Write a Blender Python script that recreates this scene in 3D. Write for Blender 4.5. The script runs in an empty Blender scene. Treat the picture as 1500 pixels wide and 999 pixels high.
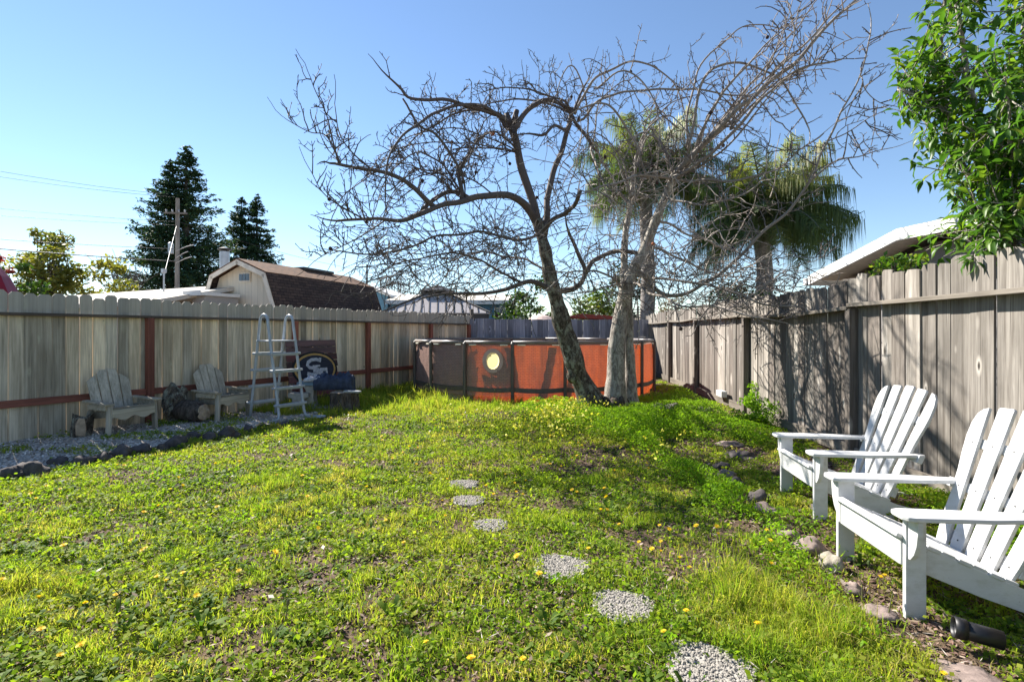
import bpy, bmesh, math, random
import numpy as np
from mathutils import Vector, Matrix, noise as mnoise

random.seed(7)
R = random.Random(11)
rng = np.random.default_rng(5)
scene = bpy.context.scene
COL = scene.collection
CAM_H, F, CX, HY = 1.34, 750.0, 750.0, 486.0
rad = math.radians


def W(px, py, Y):
    """point of the place seen in the survey photograph at (px, py), standing Y metres away"""
    return Vector(((px - CX) / F * Y, Y, CAM_H - (py - HY) / F * Y))


# ------------------------------------------------------------------ helpers
def thing(name, label, cat, loc=(0, 0, 0), rotz=0.0, group=None):
    o = bpy.data.objects.new(name, None)
    o.empty_display_size = 0.1
    COL.objects.link(o)
    o.location = loc
    o.rotation_euler = (0, 0, rotz)
    tag(o, label, cat, group)
    return o


def tag(o, label=None, cat=None, group=None, kind=None):
    if label: o['label'] = label
    if cat: o['category'] = cat
    if group: o['group'] = group
    if kind: o['kind'] = kind
    return o


def dup(root, loc, rotz, label, group=None, scale=None):
    r = root.copy(); COL.objects.link(r)
    r.location = loc; r.rotation_euler = (0, 0, rotz)
    if scale: r.scale = (scale, scale, scale)
    r['label'] = label
    if group: r['group'] = group
    for ch in list(root.children):
        c = ch.copy(); COL.objects.link(c); c.parent = r
        for g in ch.children:
            d = g.copy(); COL.objects.link(d); d.parent = c
    return r


class MB:
    """collects shapes into one mesh"""
    def __init__(s):
        s.v, s.f, s.r = [], [], []

    def add(s, vs, fs, rnd=None):
        b = len(s.v)
        if rnd is None: rnd = R.random()
        s.v += [tuple(v) for v in vs]
        s.r += [rnd] * len(vs)
        s.f += [tuple(b + i for i in f) for f in fs]

    def box(s, c, d, M=None, rnd=None):
        x, y, z = d[0] / 2, d[1] / 2, d[2] / 2
        vs = [Vector((i * x, j * y, k * z)) for k in (-1, 1) for j in (-1, 1) for i in (-1, 1)]
        c = Vector(c)
        vs = [(M @ v if M else v) + c for v in vs]
        s.add(vs, [(0, 2, 3, 1), (4, 5, 7, 6), (0, 1, 5, 4), (2, 6, 7, 3), (0, 4, 6, 2), (1, 3, 7, 5)], rnd)

    def prism(s, outline, th, M, rnd=None):
        """outline in the local xy plane, thickness centred on local z"""
        n = len(outline)
        vs = [M @ Vector((a, b, -th / 2)) for a, b in outline] + [M @ Vector((a, b, th / 2)) for a, b in outline]
        fs = [tuple(range(n - 1, -1, -1)), tuple(range(n, 2 * n))]
        fs += [(i, (i + 1) % n, n + (i + 1) % n, n + i) for i in range(n)]
        s.add(vs, fs, rnd)

    def tube(s, pts, rr, n=8, cap=True, rnd=None):
        pts = [Vector(p) for p in pts]
        m = len(pts)
        if not hasattr(rr, '__len__'): rr = [rr] * m
        t = (pts[1] - pts[0]).normalized()
        a = t.orthogonal().normalized()
        vs = []
        for i, p in enumerate(pts):
            t = (pts[min(i + 1, m - 1)] - pts[max(i - 1, 0)])
            if t.length < 1e-9: t = Vector((0, 0, 1))
            t.normalize()
            a = a - t * a.dot(t)
            if a.length < 1e-6: a = t.orthogonal()
            a.normalize()
            b = t.cross(a)
            for k in range(n):
                an = 2 * math.pi * k / n
                vs.append(p + (a * math.cos(an) + b * math.sin(an)) * rr[i])
        fs = []
        for i in range(m - 1):
            for k in range(n):
                k2 = (k + 1) % n
                fs.append((i * n + k, i * n + k2, (i + 1) * n + k2, (i + 1) * n + k))
        if cap and n > 3:
            fs.append(tuple(range(n - 1, -1, -1)))
            fs.append(tuple((m - 1) * n + k for k in range(n)))
        s.add(vs, fs, rnd)

    def lathe(s, prof, n=24, c=(0, 0, 0), rnd=None):
        c = Vector(c)
        vs = [c + Vector((r * math.cos(2 * math.pi * k / n), r * math.sin(2 * math.pi * k / n), z)) for r, z in prof for k in range(n)]
        fs = [(i * n + k, i * n + (k + 1) % n, (i + 1) * n + (k + 1) % n, (i + 1) * n + k) for i in range(len(prof) - 1) for k in range(n)]
        fs += [tuple(range(n - 1, -1, -1)), tuple((len(prof) - 1) * n + k for k in range(n))]
        s.add(vs, fs, rnd)

    def build(s, name, mat, parent=None, smooth=False, bevel=0.0, seg=2, origin=None):
        me = bpy.data.meshes.new(name)
        me.from_pydata(s.v, [], s.f)
        at = me.attributes.new('rnd', 'FLOAT', 'POINT')
        at.data.foreach_set('value', np.array(s.r, dtype=np.float32))
        if mat: me.materials.append(mat)
        if smooth:
            me.polygons.foreach_set('use_smooth', [True] * len(me.polygons))
        me.update()
        o = bpy.data.objects.new(name, me)
        COL.objects.link(o)
        if parent: o.parent = parent
        if bevel:
            md = o.modifiers.new('Bevel', 'BEVEL'); md.width = bevel; md.segments = seg
            md.limit_method = 'ANGLE'; md.angle_limit = rad(40)
        return o


def np_mesh(name, V, Fi, tone, mat, parent=None):
    """V (n,3), Fi (m,k) with k equal for all faces, tone (n,)"""
    me = bpy.data.meshes.new(name)
    n, (m, k) = len(V), Fi.shape
    me.vertices.add(n); me.vertices.foreach_set('co', np.ascontiguousarray(V, dtype=np.float32).ravel())
    me.loops.add(m * k); me.loops.foreach_set('vertex_index', np.ascontiguousarray(Fi, dtype=np.int32).ravel())
    me.polygons.add(m); me.polygons.foreach_set('loop_start', np.arange(0, m * k, k, dtype=np.int32))
    me.polygons.foreach_set('loop_total', np.full(m, k, dtype=np.int32))
    at = me.attributes.new('rnd', 'FLOAT', 'POINT')
    at.data.foreach_set('value', np.ascontiguousarray(tone, dtype=np.float32))
    me.materials.append(mat)
    me.update(calc_edges=True)
    o = bpy.data.objects.new(name, me); COL.objects.link(o)
    if parent: o.parent = parent
    return o


def vnoise(x, y, scale, seed):
    g = np.random.default_rng(seed).random((64, 64))
    x = np.asarray(x) / scale + 300.37; y = np.asarray(y) / scale + 300.71
    xi = np.floor(x).astype(int); yi = np.floor(y).astype(int)
    fx = x - xi; fy = y - yi
    fx = fx * fx * (3 - 2 * fx); fy = fy * fy * (3 - 2 * fy)
    a = g[xi % 64, yi % 64]; b = g[(xi + 1) % 64, yi % 64]; c = g[xi % 64, (yi + 1) % 64]; d = g[(xi + 1) % 64, (yi + 1) % 64]
    return (a * (1 - fx) + b * fx) * (1 - fy) + (c * (1 - fx) + d * fx) * fy


def unit(a):
    return a / np.maximum(np.linalg.norm(a, axis=1, keepdims=True), 1e-9)


def blades(P, h, w, lean, tone):
    """three-triangle grass blades"""
    n = len(P)
    az = rng.random(n) * 2 * np.pi; b = rng.random(n) * 2 * np.pi
    s = np.stack([np.cos(az), np.sin(az), 0 * az], 1) * (w / 2)[:, None]
    l = np.stack([np.cos(b), np.sin(b), 0 * b], 1)
    up = np.zeros((n, 3)); up[:, 2] = 1
    mid = P + up * (h * .58)[:, None] + l * (h * lean * .32)[:, None]
    tip = P + up * (h * np.clip(1 - .35 * lean, .25, 1))[:, None] + l * (h * lean)[:, None]
    V = np.stack([P - s, P + s, mid - s * .8, mid + s * .8, tip], 1).reshape(-1, 3)
    i = np.arange(n)[:, None, None] * 5
    Fi = (i + np.array([[0, 1, 3], [0, 3, 2], [2, 3, 4]])[None]).reshape(-1, 3)
    return V, Fi, np.repeat(tone, 5)


def diamonds(P, N, size, asp, tone, D=None):
    """four-sided leaves with normal N; D the direction of the long axis"""
    n = len(P)
    N = unit(N)
    if D is None: D = rng.normal(size=(n, 3))
    a = unit(D - N * (D * N).sum(1, keepdims=True))
    b = np.cross(N, a)
    L = a * (size / 2)[:, None]; B = b * (size * asp / 2)[:, None]
    V = np.stack([P - L, P + B - L * .1, P + L, P - B - L * .1], 1).reshape(-1, 3)
    Fi = np.arange(n * 4).reshape(n, 4)
    return V, Fi, np.repeat(tone, 4)


def join_np(parts):
    V, Fi, T, b = [], [], [], 0
    for v, f, t in parts:
        V.append(v); Fi.append(f + b); T.append(t); b += len(v)
    return np.concatenate(V), np.concatenate(Fi), np.concatenate(T)


# ------------------------------------------------------------------ materials
class NT:
    def __init__(s, name):
        s.m = bpy.data.materials.new(name); s.m.use_nodes = True
        s.t = s.m.node_tree; s.n = s.t.nodes; s.l = s.t.links
        s.b = s.n['Principled BSDF']; s.out = s.n['Material Output']

    def node(s, typ, **kw):
        x = s.n.new(typ)
        for k, v in kw.items(): setattr(x, k, v)
        return x

    def link(s, a, b): s.l.new(a, b)

    def coords(s, scale=(1, 1, 1), rndshift=0.0):
        tc = s.node('ShaderNodeTexCoord')
        mp = s.node('ShaderNodeMapping'); mp.inputs['Scale'].default_value = scale
        s.link(tc.outputs['Object'], mp.inputs['Vector'])
        if rndshift:
            at = s.node('ShaderNodeAttribute'); at.attribute_name = 'rnd'
            mu = s.node('ShaderNodeVectorMath', operation='SCALE'); mu.inputs[0].default_value = (rndshift, rndshift * .7, rndshift * 1.3)
            s.link(at.outputs['Fac'], mu.inputs['Scale'])
            ad = s.node('ShaderNodeVectorMath', operation='ADD')
            s.link(mp.outputs[0], ad.inputs[0]); s.link(mu.outputs[0], ad.inputs[1])
            return ad.outputs[0]
        return mp.outputs[0]

    def noise(s, vec, scale, detail=4, rough=.6, dist=0.0):
        x = s.node('ShaderNodeTexNoise'); x.inputs['Scale'].default_value = scale
        x.inputs['Detail'].default_value = detail; x.inputs['Roughness'].default_value = rough
        x.inputs['Distortion'].default_value = dist
        if vec is not None: s.link(vec, x.inputs['Vector'])
        return x.outputs['Fac']

    def ramp(s, fac, stops, interp='LINEAR'):
        x = s.node('ShaderNodeValToRGB'); e = x.color_ramp.elements; x.color_ramp.interpolation = interp
        while len(e) < len(stops): e.new(.5)
        for i, (p, c) in enumerate(stops):
            e[i].position = p
            e[i].color = (c, c, c, 1) if isinstance(c, (int, float)) else (*c, 1)
        if fac is not None: s.link(fac, x.inputs['Fac'])
        return x.outputs['Color']

    def mix(s, fac, a, b, blend='MIX'):
        x = s.node('ShaderNodeMixRGB', blend_type=blend)
        for v, i in ((fac, 0), (a, 1), (b, 2)):
            if isinstance(v, (int, float)): x.inputs[i].default_value = v if i == 0 else (v, v, v, 1)
            elif isinstance(v, tuple): x.inputs[i].default_value = (*v, 1)
            else: s.link(v, x.inputs[i])
        return x.outputs[0]

    def math(s, op, a, b=None):
        x = s.node('ShaderNodeMath', operation=op)
        for v, i in ((a, 0), (b, 1)):
            if v is None: continue
            if isinstance(v, (int, float)): x.inputs[i].default_value = v
            else: s.link(v, x.inputs[i])
        return x.outputs[0]

    def bump(s, h, strength=.3, dist=.01):
        x = s.node('ShaderNodeBump'); x.inputs['Strength'].default_value = strength; x.inputs['Distance'].default_value = dist
        s.link(h, x.inputs['Height']); s.link(x.outputs[0], s.b.inputs['Normal'])

    def set(s, color=None, rough=None, metal=None, spec=None):
        for k, v in (('Base Color', color), ('Roughness', rough), ('Metallic', metal), ('Specular IOR Level', spec)):
            if v is None: continue
            if isinstance(v, (int, float)): s.b.inputs[k].default_value = v
            elif isinstance(v, tuple): s.b.inputs[k].default_value = (*v, 1)
            else: s.link(v, s.b.inputs[k])
        return s.m

    def attr(s):
        at = s.node('ShaderNodeAttribute'); at.attribute_name = 'rnd'
        return at.outputs['Fac']


def wood(name, light, dark, axis=2, knots=True, rough=.85, fine=1.0, topz=None, topcol=None, vary=.45, alt=None, crack=.6, stain=.6, keepk=.45, halok=1.0):
    t = NT(name)
    sc = [30 * fine] * 3; sc[axis] = 1.1
    v = t.coords(tuple(sc), 40)
    g = t.noise(v, 1.0, 5, .65, .6)
    at = t.attr()
    if alt:      # boards of two kinds, picked board by board
        k = t.ramp(t.math('FRACT', t.math('MULTIPLY', at, 7.31)), [(.50, 0.0), (.62, 1.0)])
        lc, dc = t.mix(k, light, alt[0]), t.mix(k, dark, alt[1])
    else:
        lc, dc = light, dark
    col = t.mix(t.ramp(g, [(.30, 0.0), (.68, 1.0)]), dc, lc)
    sc2 = [5] * 3; sc2[axis] = 1.2
    st = t.noise(t.coords(tuple(sc2), 17), 1.0, 4, .6)
    col = t.mix(t.ramp(st, [(.42, .0), (.72, stain)]), col, tuple(c * .6 for c in dark), 'MIX')
    sc3 = [85 * fine] * 3; sc3[axis] = 1.0
    ck = t.noise(t.coords(tuple(sc3), 31), 1.0, 3, .7)
    ckm = t.ramp(ck, [(.60, 0.0), (.70, crack)])
    col = t.mix(ckm, col, tuple(c * .42 for c in dark))
    pv = t.math('MULTIPLY_ADD', t.attr(), vary); t.n[-1].inputs[2].default_value = 1 - vary * .5
    col = t.mix(1.0, col, pv, 'MULTIPLY')
    if topz:
        tc = t.node('ShaderNodeTexCoord'); sx = t.node('ShaderNodeSeparateXYZ'); t.link(tc.outputs['Object'], sx.inputs[0])
        zz = t.math('ADD', sx.outputs['Z'], t.math('MULTIPLY', t.noise(t.coords((3, 3, 3), 9), 1.0), .12))
        col = t.mix(t.ramp(t.math('MULTIPLY', zz, .4), [((topz) * .4, 0.0), ((topz + .1) * .4, .8)]), col, t.mix(g, tuple(c * .6 for c in topcol), topcol))
    h = t.math('SUBTRACT', g, ckm)
    if knots:
        sk = [5.0] * 3; sk[axis] = 1.9
        vo = t.node('ShaderNodeTexVoronoi'); vo.inputs['Scale'].default_value = 1.0
        t.link(t.coords(tuple(sk), 23), vo.inputs['Vector'])
        sp = t.node('ShaderNodeSeparateColor'); t.link(vo.outputs['Color'], sp.inputs[0])
        keep = t.math('GREATER_THAN', sp.outputs[0], keepk)
        sz = t.math('MULTIPLY_ADD', sp.outputs[1], .8); t.n[-1].inputs[2].default_value = .5
        dd = t.math('DIVIDE', vo.outputs['Distance'], sz)
        halo = t.math('MULTIPLY', t.ramp(dd, [(.09, 0.0), (.12, .8 * halok), (.16, .5 * halok), (.24, 0.0)]), keep)
        core = t.math('MULTIPLY', t.ramp(dd, [(.055, 1.0), (.095, .0)]), keep)
        col = t.mix(halo, col, tuple(min(1, c * 1.25) for c in light))
        col = t.mix(core, col, tuple(c * .3 for c in dark))
    t.bump(h, .35, .006)
    return t.set(col, rough, spec=.25)


def plain(name, col, rough=.6, metal=0.0, var=.25, scale=6.0, bump=.1, spec=.4):
    t = NT(name)
    n = t.noise(t.coords((1, 1, 1), 11), scale, 5, .65)
    c = t.ramp(n, [(.25, tuple(x * (1 - var) for x in col)), (.75, tuple(min(1, x * (1 + var * .6)) for x in col))])
    if bump: t.bump(n, bump, .01)
    return t.set(c, rough, metal, spec)


def leaf(name, stops, transl=.35, rough=.5, spec=.3):
    """leaves: colour by the leaf's own tone, light passes through them"""
    t = NT(name)
    c = t.ramp(t.attr(), stops)
    t.set(c, rough, spec=spec)
    tr = t.node('ShaderNodeBsdfTranslucent')
    c2 = t.mix(1.0, c, (1.25, 1.35, .55), 'MULTIPLY')
    t.link(c2, tr.inputs['Color'])
    mx = t.node('ShaderNodeMixShader'); mx.inputs[0].default_value = transl
    t.link(t.b.outputs[0], mx.inputs[1]); t.link(tr.outputs[0], mx.inputs[2]); t.link(mx.outputs[0], t.out.inputs['Surface'])
    return t.m


def bark(name, light, dark, lichen=(.4, .4, .33), lam=.5, sc=(9, 9, 2.2), bumps=.9, dist=.03):
    t = NT(name)
    v = t.coords(sc, 5)
    n = t.noise(v, 1.6, 7, .75, 1.6)
    c = t.ramp(n, [(.40, dark), (.50, tuple((a + b * 2) / 3 for a, b in zip(light, dark))), (.58, light)])
    n2 = t.noise(t.coords((9, 9, 6), 3), 1.3, 5, .75)
    c = t.mix(t.ramp(n2, [(.50, 0.0), (.57, lam)]), c, lichen)
    n3 = t.noise(t.coords((3.2, 3.2, 1.5), 8), 1.5, 6, .75, 2.0)
    c = t.mix(t.ramp(n3, [(.56, 0.0), (.62, .8)]), c, tuple(x * .6 for x in dark))
    t.bump(t.math('ADD', n, t.math('MULTIPLY', n3, -.6)), bumps, dist)
    return t.set(c, .9, spec=.15)


M = {}
M['fence_tan'] = wood('weathered fence picket', (.92, .76, .53), (.40, .31, .20), 2, topz=1.585, topcol=(.45, .42, .36), vary=.8, alt=((.76, .66, .50), (.33, .28, .20)), crack=.9, stain=.5, keepk=.2, halok=.2)
M['fence_red'] = wood('red brown fence timber', (.33, .12, .08), (.18, .07, .05), 0, False, fine=.7)
M['fence_red_v'] = wood('red brown fence post timber', (.33, .12, .08), (.17, .065, .045), 2, False, fine=.7)
M['fence_brown'] = wood('dark fence cap timber', (.17, .13, .10), (.07, .055, .045), 0, False)
M['fence_grey'] = wood('grey brown weathered board', (.40, .365, .32), (.135, .115, .095), 2, vary=.65, alt=((.22, .19, .165), (.08, .067, .056)), crack=.95, keepk=.15)
M['fence_grey_h'] = wood('grey brown weathered rail', (.30, .265, .22), (.135, .112, .09), 0, False)
M['fence_slate'] = wood('slate grey weathered board', (.36, .37, .42), (.17, .175, .20), 2, vary=.7)
M['grey_wood'] = wood('silver weathered chair wood', (.54, .48, .38), (.26, .23, .175), 2, False, fine=.8)
M['grey_wood_h'] = wood('silver weathered chair plank', (.54, .47, .35), (.26, .22, .16), 1, False, fine=.8)


def white_paint():
    t = NT('worn white paint')
    n = t.noise(t.coords((1, 1, 1), 5), 9, 6, .75)
    c = t.ramp(n, [(.22, (.46, .45, .42)), (.42, (.57, .57, .565)), (.8, (.61, .61, .605))])
    dn = t.noise(t.coords((3, 3, 7), 9), 2.0, 6, .7)
    c = t.mix(t.ramp(dn, [(.48, 0.0), (.72, .6)]), c, (.36, .35, .28))
    ch = t.noise(t.coords((14, 14, 14), 9), 2.2, 5, .8)
    c = t.mix(t.ramp(ch, [(.64, 0.0), (.68, .7)]), c, (.33, .31, .28))
    t.bump(t.noise(t.coords((40, 40, 40), 3), 1.0, 3), .12, .003)
    return t.set(c, .5, spec=.4)


M['dark_trim'] = plain('dark bronze metal', (.035, .033, .032), .5, 0, .3, 6, .05)
M['white'] = white_paint()
M['alu'] = plain('grey plastic and aluminium', (.40, .43, .46), .4, 0, .2, 12, .03)
M['concrete'] = plain('pale cast concrete', (.38, .36, .32), .9, 0, .35, 14, .4)
M['blue_slab'] = plain('blue grey stained concrete', (.16, .24, .31), .8, 0, .3, 9, .3)
M['navy'] = plain('dark navy cloth', (.045, .06, .10), .8, 0, .75, 9, .2)
M['rock'] = plain('dark fieldstone', (.095, .08, .076), .9, 0, .65, 14, 1.0)
M['rock_tan'] = plain('pinkish brown fieldstone', (.25, .19, .165), .9, 0, .6, 16, 1.0)
M['rock_pale'] = plain('pale buff fieldstone', (.34, .30, .235), .9, 0, .5, 18, 1.0)
M['pebble'] = plain('pale pebbles', (.34, .31, .265), .8, 0, .6, 60, .2)
M['black_plastic'] = plain('black pipe plastic', (.012, .012, .014), .45, 0, .3, 20, .02)
M['pool_steel'] = plain('brown powder coated steel', (.10, .085, .075), .45, 0, .3, 8, .05)
M['pool_rail'] = plain('taupe powder coated rail', (.20, .17, .15), .4, 0, .25, 5, .05)
M['pool_flange'] = plain('taupe patch around the cover', (.52, .36, .31), .6, 0, .25, 7, .1)
M['pool_clip'] = plain('cream plastic clip', (.85, .80, .64), .5)
M['bark_pale'] = bark('pale smooth bark', (.55, .50, .43), (.20, .17, .145), (.62, .58, .50), .7, (9, 9, 2.2), 1.0, .05)
M['bark_moss'] = bark('mottled lichen bark', (.23, .19, .145), (.06, .047, .037), (.37, .37, .29), .85, (10, 10, 5), 1.0, .05)
M['bark_dark'] = bark('dark rough bark', (.14, .11, .09), (.05, .04, .033), (.2, .19, .16), .3)
M['log_end'] = plain('split wood face', (.42, .31, .21), .85, 0, .45, 15, .5)


def twig_mat():
    t = NT('twig bark')
    c = t.ramp(t.attr(), [(0, (.075, .06, .056)), (.5, (.17, .14, .12)), (1, (.55, .49, .42))])
    return t.set(c, .75, spec=.25)


M['twig'] = twig_mat()


def pool_fabric():
    t = NT('translucent pool wall fabric')
    br = t.node('ShaderNodeTexBrick'); br.inputs['Scale'].default_value = 1.0
    br.inputs['Brick Width'].default_value = .08; br.inputs['Row Height'].default_value = .03; br.inputs['Mortar Size'].default_value = .004
    tc = t.node('ShaderNodeTexCoord'); sx = t.node('ShaderNodeSeparateXYZ'); t.link(tc.outputs['Object'], sx.inputs[0])
    an = t.math('MULTIPLY', t.math('ARCTAN2', sx.outputs['Y'], sx.outputs['X']), 2.74)
    cb = t.node('ShaderNodeCombineXYZ'); t.link(an, cb.inputs[0]); t.link(sx.outputs['Z'], cb.inputs[1])
    t.link(cb.outputs[0], br.inputs['Vector'])
    br.inputs['Color1'].default_value = (.56, .365, .30, 1); br.inputs['Color2'].default_value = (.48, .31, .26, 1); br.inputs['Mortar'].default_value = (.34, .22, .19, 1)
    n = t.noise(t.coords((2, 2, 5)), 2, 4, .6)
    base = t.mix(t.ramp(n, [(.35, 0.0), (.75, .5)]), br.outputs['Color'], (.32, .23, .205))
    t.bump(t.noise(t.coords((6, 6, 1.6)), 1.5, 4, .6), .5, .03)
    t.set(base, .55, spec=.15)
    tr = t.node('ShaderNodeBsdfTranslucent')
    t.link(t.mix(br.outputs['Fac'], t.mix(t.ramp(t.noise(t.coords((5, 5, .9)), 1.2, 5, .7), [(.42, 0.0), (.62, 1.0)]), (.52, .085, .012), (.20, .032, .009)), (.26, .045, .013)), tr.inputs['Color'])
    mx = t.node('ShaderNodeMixShader'); mx.inputs[0].default_value = .36
    t.link(t.b.outputs[0], mx.inputs[1]); t.link(tr.outputs[0], mx.inputs[2]); t.link(mx.outputs[0], t.out.inputs['Surface'])
    return t.m


M['pool_fabric'] = pool_fabric()


def thin(name, col, tcol, k):
    t = NT(name); t.set(col, .5)
    tr = t.node('ShaderNodeBsdfTranslucent'); tr.inputs['Color'].default_value = (*tcol, 1)
    mx = t.node('ShaderNodeMixShader'); mx.inputs[0].default_value = k
    t.link(t.b.outputs[0], mx.inputs[1]); t.link(tr.outputs[0], mx.inputs[2]); t.link(mx.outputs[0], t.out.inputs['Surface'])
    return t.m


M['yellow_cap'] = thin('yellow plastic cover', (.85, .75, .32), (1.0, .90, .42), .75)
M['umbrella_red'] = thin('crimson umbrella canvas', (.16, .008, .025), (.30, .01, .03), .3)


def ground_mat():
    t = NT('soil with litter')
    v = t.coords()
    n1 = t.noise(v, 1.3, 5, .65); n2 = t.noise(v, 22, 5, .7); n3 = t.noise(v, 75, 3, .7)
    c = t.ramp(n2, [(.3, (.05, .033, .022)), (.5, (.105, .073, .046)), (.7, (.19, .14, .09))])
    c = t.mix(t.ramp(n1, [(.4, 0.0), (.65, .6)]), c, (.13, .088, .06))
    c = t.mix(t.ramp(n3, [(.6, 0.0), (.68, .8)]), c, (.30, .24, .15))
    t.bump(t.math('ADD', n2, n3), .7, .02)
    return t.set(c, .95, spec=.15)


M['ground'] = ground_mat()


def chip_bed():
    t = NT('pale bark chip bed')
    vo = t.node('ShaderNodeTexVoronoi'); vo.inputs['Scale'].default_value = 38; t.link(t.coords((1, 1, 1)), vo.inputs['Vector'])
    sp = t.node('ShaderNodeSeparateColor'); t.link(vo.outputs['Color'], sp.inputs[0])
    c = t.ramp(sp.outputs[0], [(0, (.22, .19, .16)), (.5, (.48, .43, .38)), (1, (.72, .66, .58))])
    t.bump(vo.outputs['Distance'], .8, .02)
    return t.set(c, .9, spec=.2)


M['chip_bed'] = chip_bed()
M['chip'] = leaf('bark chips', [(0, (.18, .15, .12)), (.4, (.46, .40, .34)), (1, (.78, .72, .63))], .0, .8)
M['mulch'] = leaf('reddish mulch flakes', [(0, (.05, .03, .025)), (.5, (.17, .10, .075)), (1, (.42, .33, .26))], .0, .85)
M['grass'] = leaf('grass blades', [(0, (.07, .15, .02)), (.35, (.175, .285, .03)), (.65, (.28, .36, .042)), (.86, (.38, .39, .06)), (1, (.50, .40, .16))], .56, .6, .12)
M['clover'] = leaf('low weed leaves', [(0, (.08, .16, .018)), (.4, (.19, .285, .026)), (.75, (.30, .36, .034)), (1, (.30, .31, .05))], .56, .6, .15)
M['feather'] = leaf('feathery green weed', [(0, (.09, .20, .012)), (.5, (.20, .36, .022)), (1, (.32, .44, .035))], .5, .6, .12)
M['weed'] = leaf('broad weed leaves', [(0, (.04, .09, .014)), (.6, (.10, .175, .022)), (1, (.20, .25, .04))], .45, .6, .12)
M['yellow'] = leaf('yellow petals', [(0, (.75, .48, .01)), (1, (.85, .66, .03))], .3, .6)
M['yellow_pale'] = leaf('pale yellow petals', [(0, (.70, .62, .05)), (1, (.85, .80, .18))], .35, .6)
M['stem'] = leaf('flower stems', [(0, (.08, .12, .03)), (1, (.16, .14, .07))], .2, .6)
M['gloss_leaf'] = leaf('glossy broad leaves', [(0, (.03, .085, .016)), (.5, (.075, .165, .025)), (.85, (.16, .25, .03)), (1, (.28, .31, .05))], .5, .4, .3)
M['redwood'] = leaf('redwood needles', [(0, (.018, .045, .030)), (.6, (.040, .090, .045)), (1, (.11, .15, .045))], .2, .7, .2)
M['spring'] = leaf('spring yellow green leaves', [(0, (.055, .075, .016)), (.5, (.15, .165, .03)), (1, (.30, .26, .06))], .4)
M['hedge'] = leaf('mid green shrub leaves', [(0, (.022, .05, .012)), (.5, (.06, .12, .02)), (1, (.18, .22, .04))], .3)
M['darkshrub'] = leaf('dark shrub leaves', [(0, (.012, .028, .010)), (.6, (.03, .06, .018)), (1, (.07, .1, .03))], .2)
M['drybrush'] = leaf('dry vine leaves', [(0, (.10, .07, .045)), (.6, (.2, .15, .1)), (1, (.33, .25, .18))], .2)
M['blossom'] = leaf('red blossom', [(0, (.30, .03, .04)), (1, (.5, .1, .1))], .3)
M['palm'] = leaf('palm leaflets', [(0, (.06, .10, .038)), (.5, (.13, .18, .065)), (.85, (.24, .26, .08)), (1, (.34, .28, .13))], .4)
M['palm_stem'] = plain('palm leaf bases', (.12, .13, .09), .7, 0, .5, 6, .4)
M['palm_trunk'] = bark('grey ringed palm trunk', (.32, .29, .26), (.16, .14, .13), (.36, .34, .3), .3, (3, 3, 9), .6)


def siding(name, col, step=.28):
    t = NT(name)
    tc = t.node('ShaderNodeTexCoord'); sx = t.node('ShaderNodeSeparateXYZ'); t.link(tc.outputs['Object'], sx.inputs[0])
    fr = t.math('FRACT', t.math('DIVIDE', sx.outputs['X'], step))
    gr = t.ramp(fr, [(.0, 1.0), (.07, 0.0)])
    n = t.noise(t.coords((6, 6, .8)), 1.5, 4, .6)
    c = t.ramp(n, [(.3, tuple(x * .85 for x in col)), (.7, col)])
    c = t.mix(gr, c, tuple(x * .55 for x in col))
    t.bump(t.math('SUBTRACT', 1.0, gr), .5, .01)
    return t.set(c, .75, spec=.3)


def shingles(name, c1, c2):
    t = NT(name)
    tc = t.node('ShaderNodeTexCoord'); sx = t.node('ShaderNodeSeparateXYZ'); t.link(tc.outputs['Object'], sx.inputs[0])
    cb = t.node('ShaderNodeCombineXYZ'); t.link(sx.outputs['Y'], cb.inputs[0]); t.link(t.math('ADD', t.math('MULTIPLY', sx.outputs['Z'], 1.0), t.math('MULTIPLY', sx.outputs['X'], -.6)), cb.inputs[1])
    br = t.node('ShaderNodeTexBrick'); t.link(cb.outputs[0], br.inputs['Vector']); br.inputs['Scale'].default_value = 1
    br.inputs['Brick Width'].default_value = .32; br.inputs['Row Height'].default_value = .13; br.inputs['Mortar Size'].default_value = .012
    br.inputs['Color1'].default_value = (*c1, 1); br.inputs['Color2'].default_value = (*c2, 1); br.inputs['Mortar'].default_value = (*[x * .4 for x in c2], 1)
    n = t.noise(t.coords(), 9, 4, .7)
    c = t.mix(1.0, br.outputs['Color'], t.ramp(n, [(.2, .65), (.8, 1.2)]), 'MULTIPLY')
    t.bump(br.outputs['Fac'], -.5, .02)
    return t.set(c, .9, spec=.2)


M['cream_siding'] = siding('cream vertical siding', (.82, .72, .57))
M['blue_siding'] = siding('sky blue siding', (.13, .29, .45), .2)
M['cream'] = plain('cream painted trim', (.80, .72, .60), .7)
M['white_trim'] = plain('white painted fascia', (.74, .73, .70), .6, 0, .12, 4)
M['stucco'] = plain('grey beige stucco', (.36, .34, .33), .9, 0, .15, 30, .3)
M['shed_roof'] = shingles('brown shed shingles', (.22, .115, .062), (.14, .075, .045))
M['shed_roof_shaded'] = shingles('shade-darkened worn shed shingles', (.105, .068, .052), (.058, .040, .034))  # lower slopes of the same roof, their shade put into a darker colour
M['pale_roof'] = plain('pale gravel roof', (.55, .50, .43), .9, 0, .2, 20, .3)
M['dark_trim'] = plain('dark bronze metal', (.035, .033, .032), .5, 0, .3, 6, .05)
M['metal_roof'] = plain('pale taupe roof panel', (.42, .38, .36), .4, 0, .15, 4, .03)
M['glass'] = plain('dull window glass', (.11, .15, .2), .15, 0, .2, 3, .0, .6)
M['zinc'] = plain('galvanised flue', (.45, .46, .48), .4, .6, .25, 6, .05)
M['red_canopy'] = plain('dark red canopy', (.22, .035, .025), .7)
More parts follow.
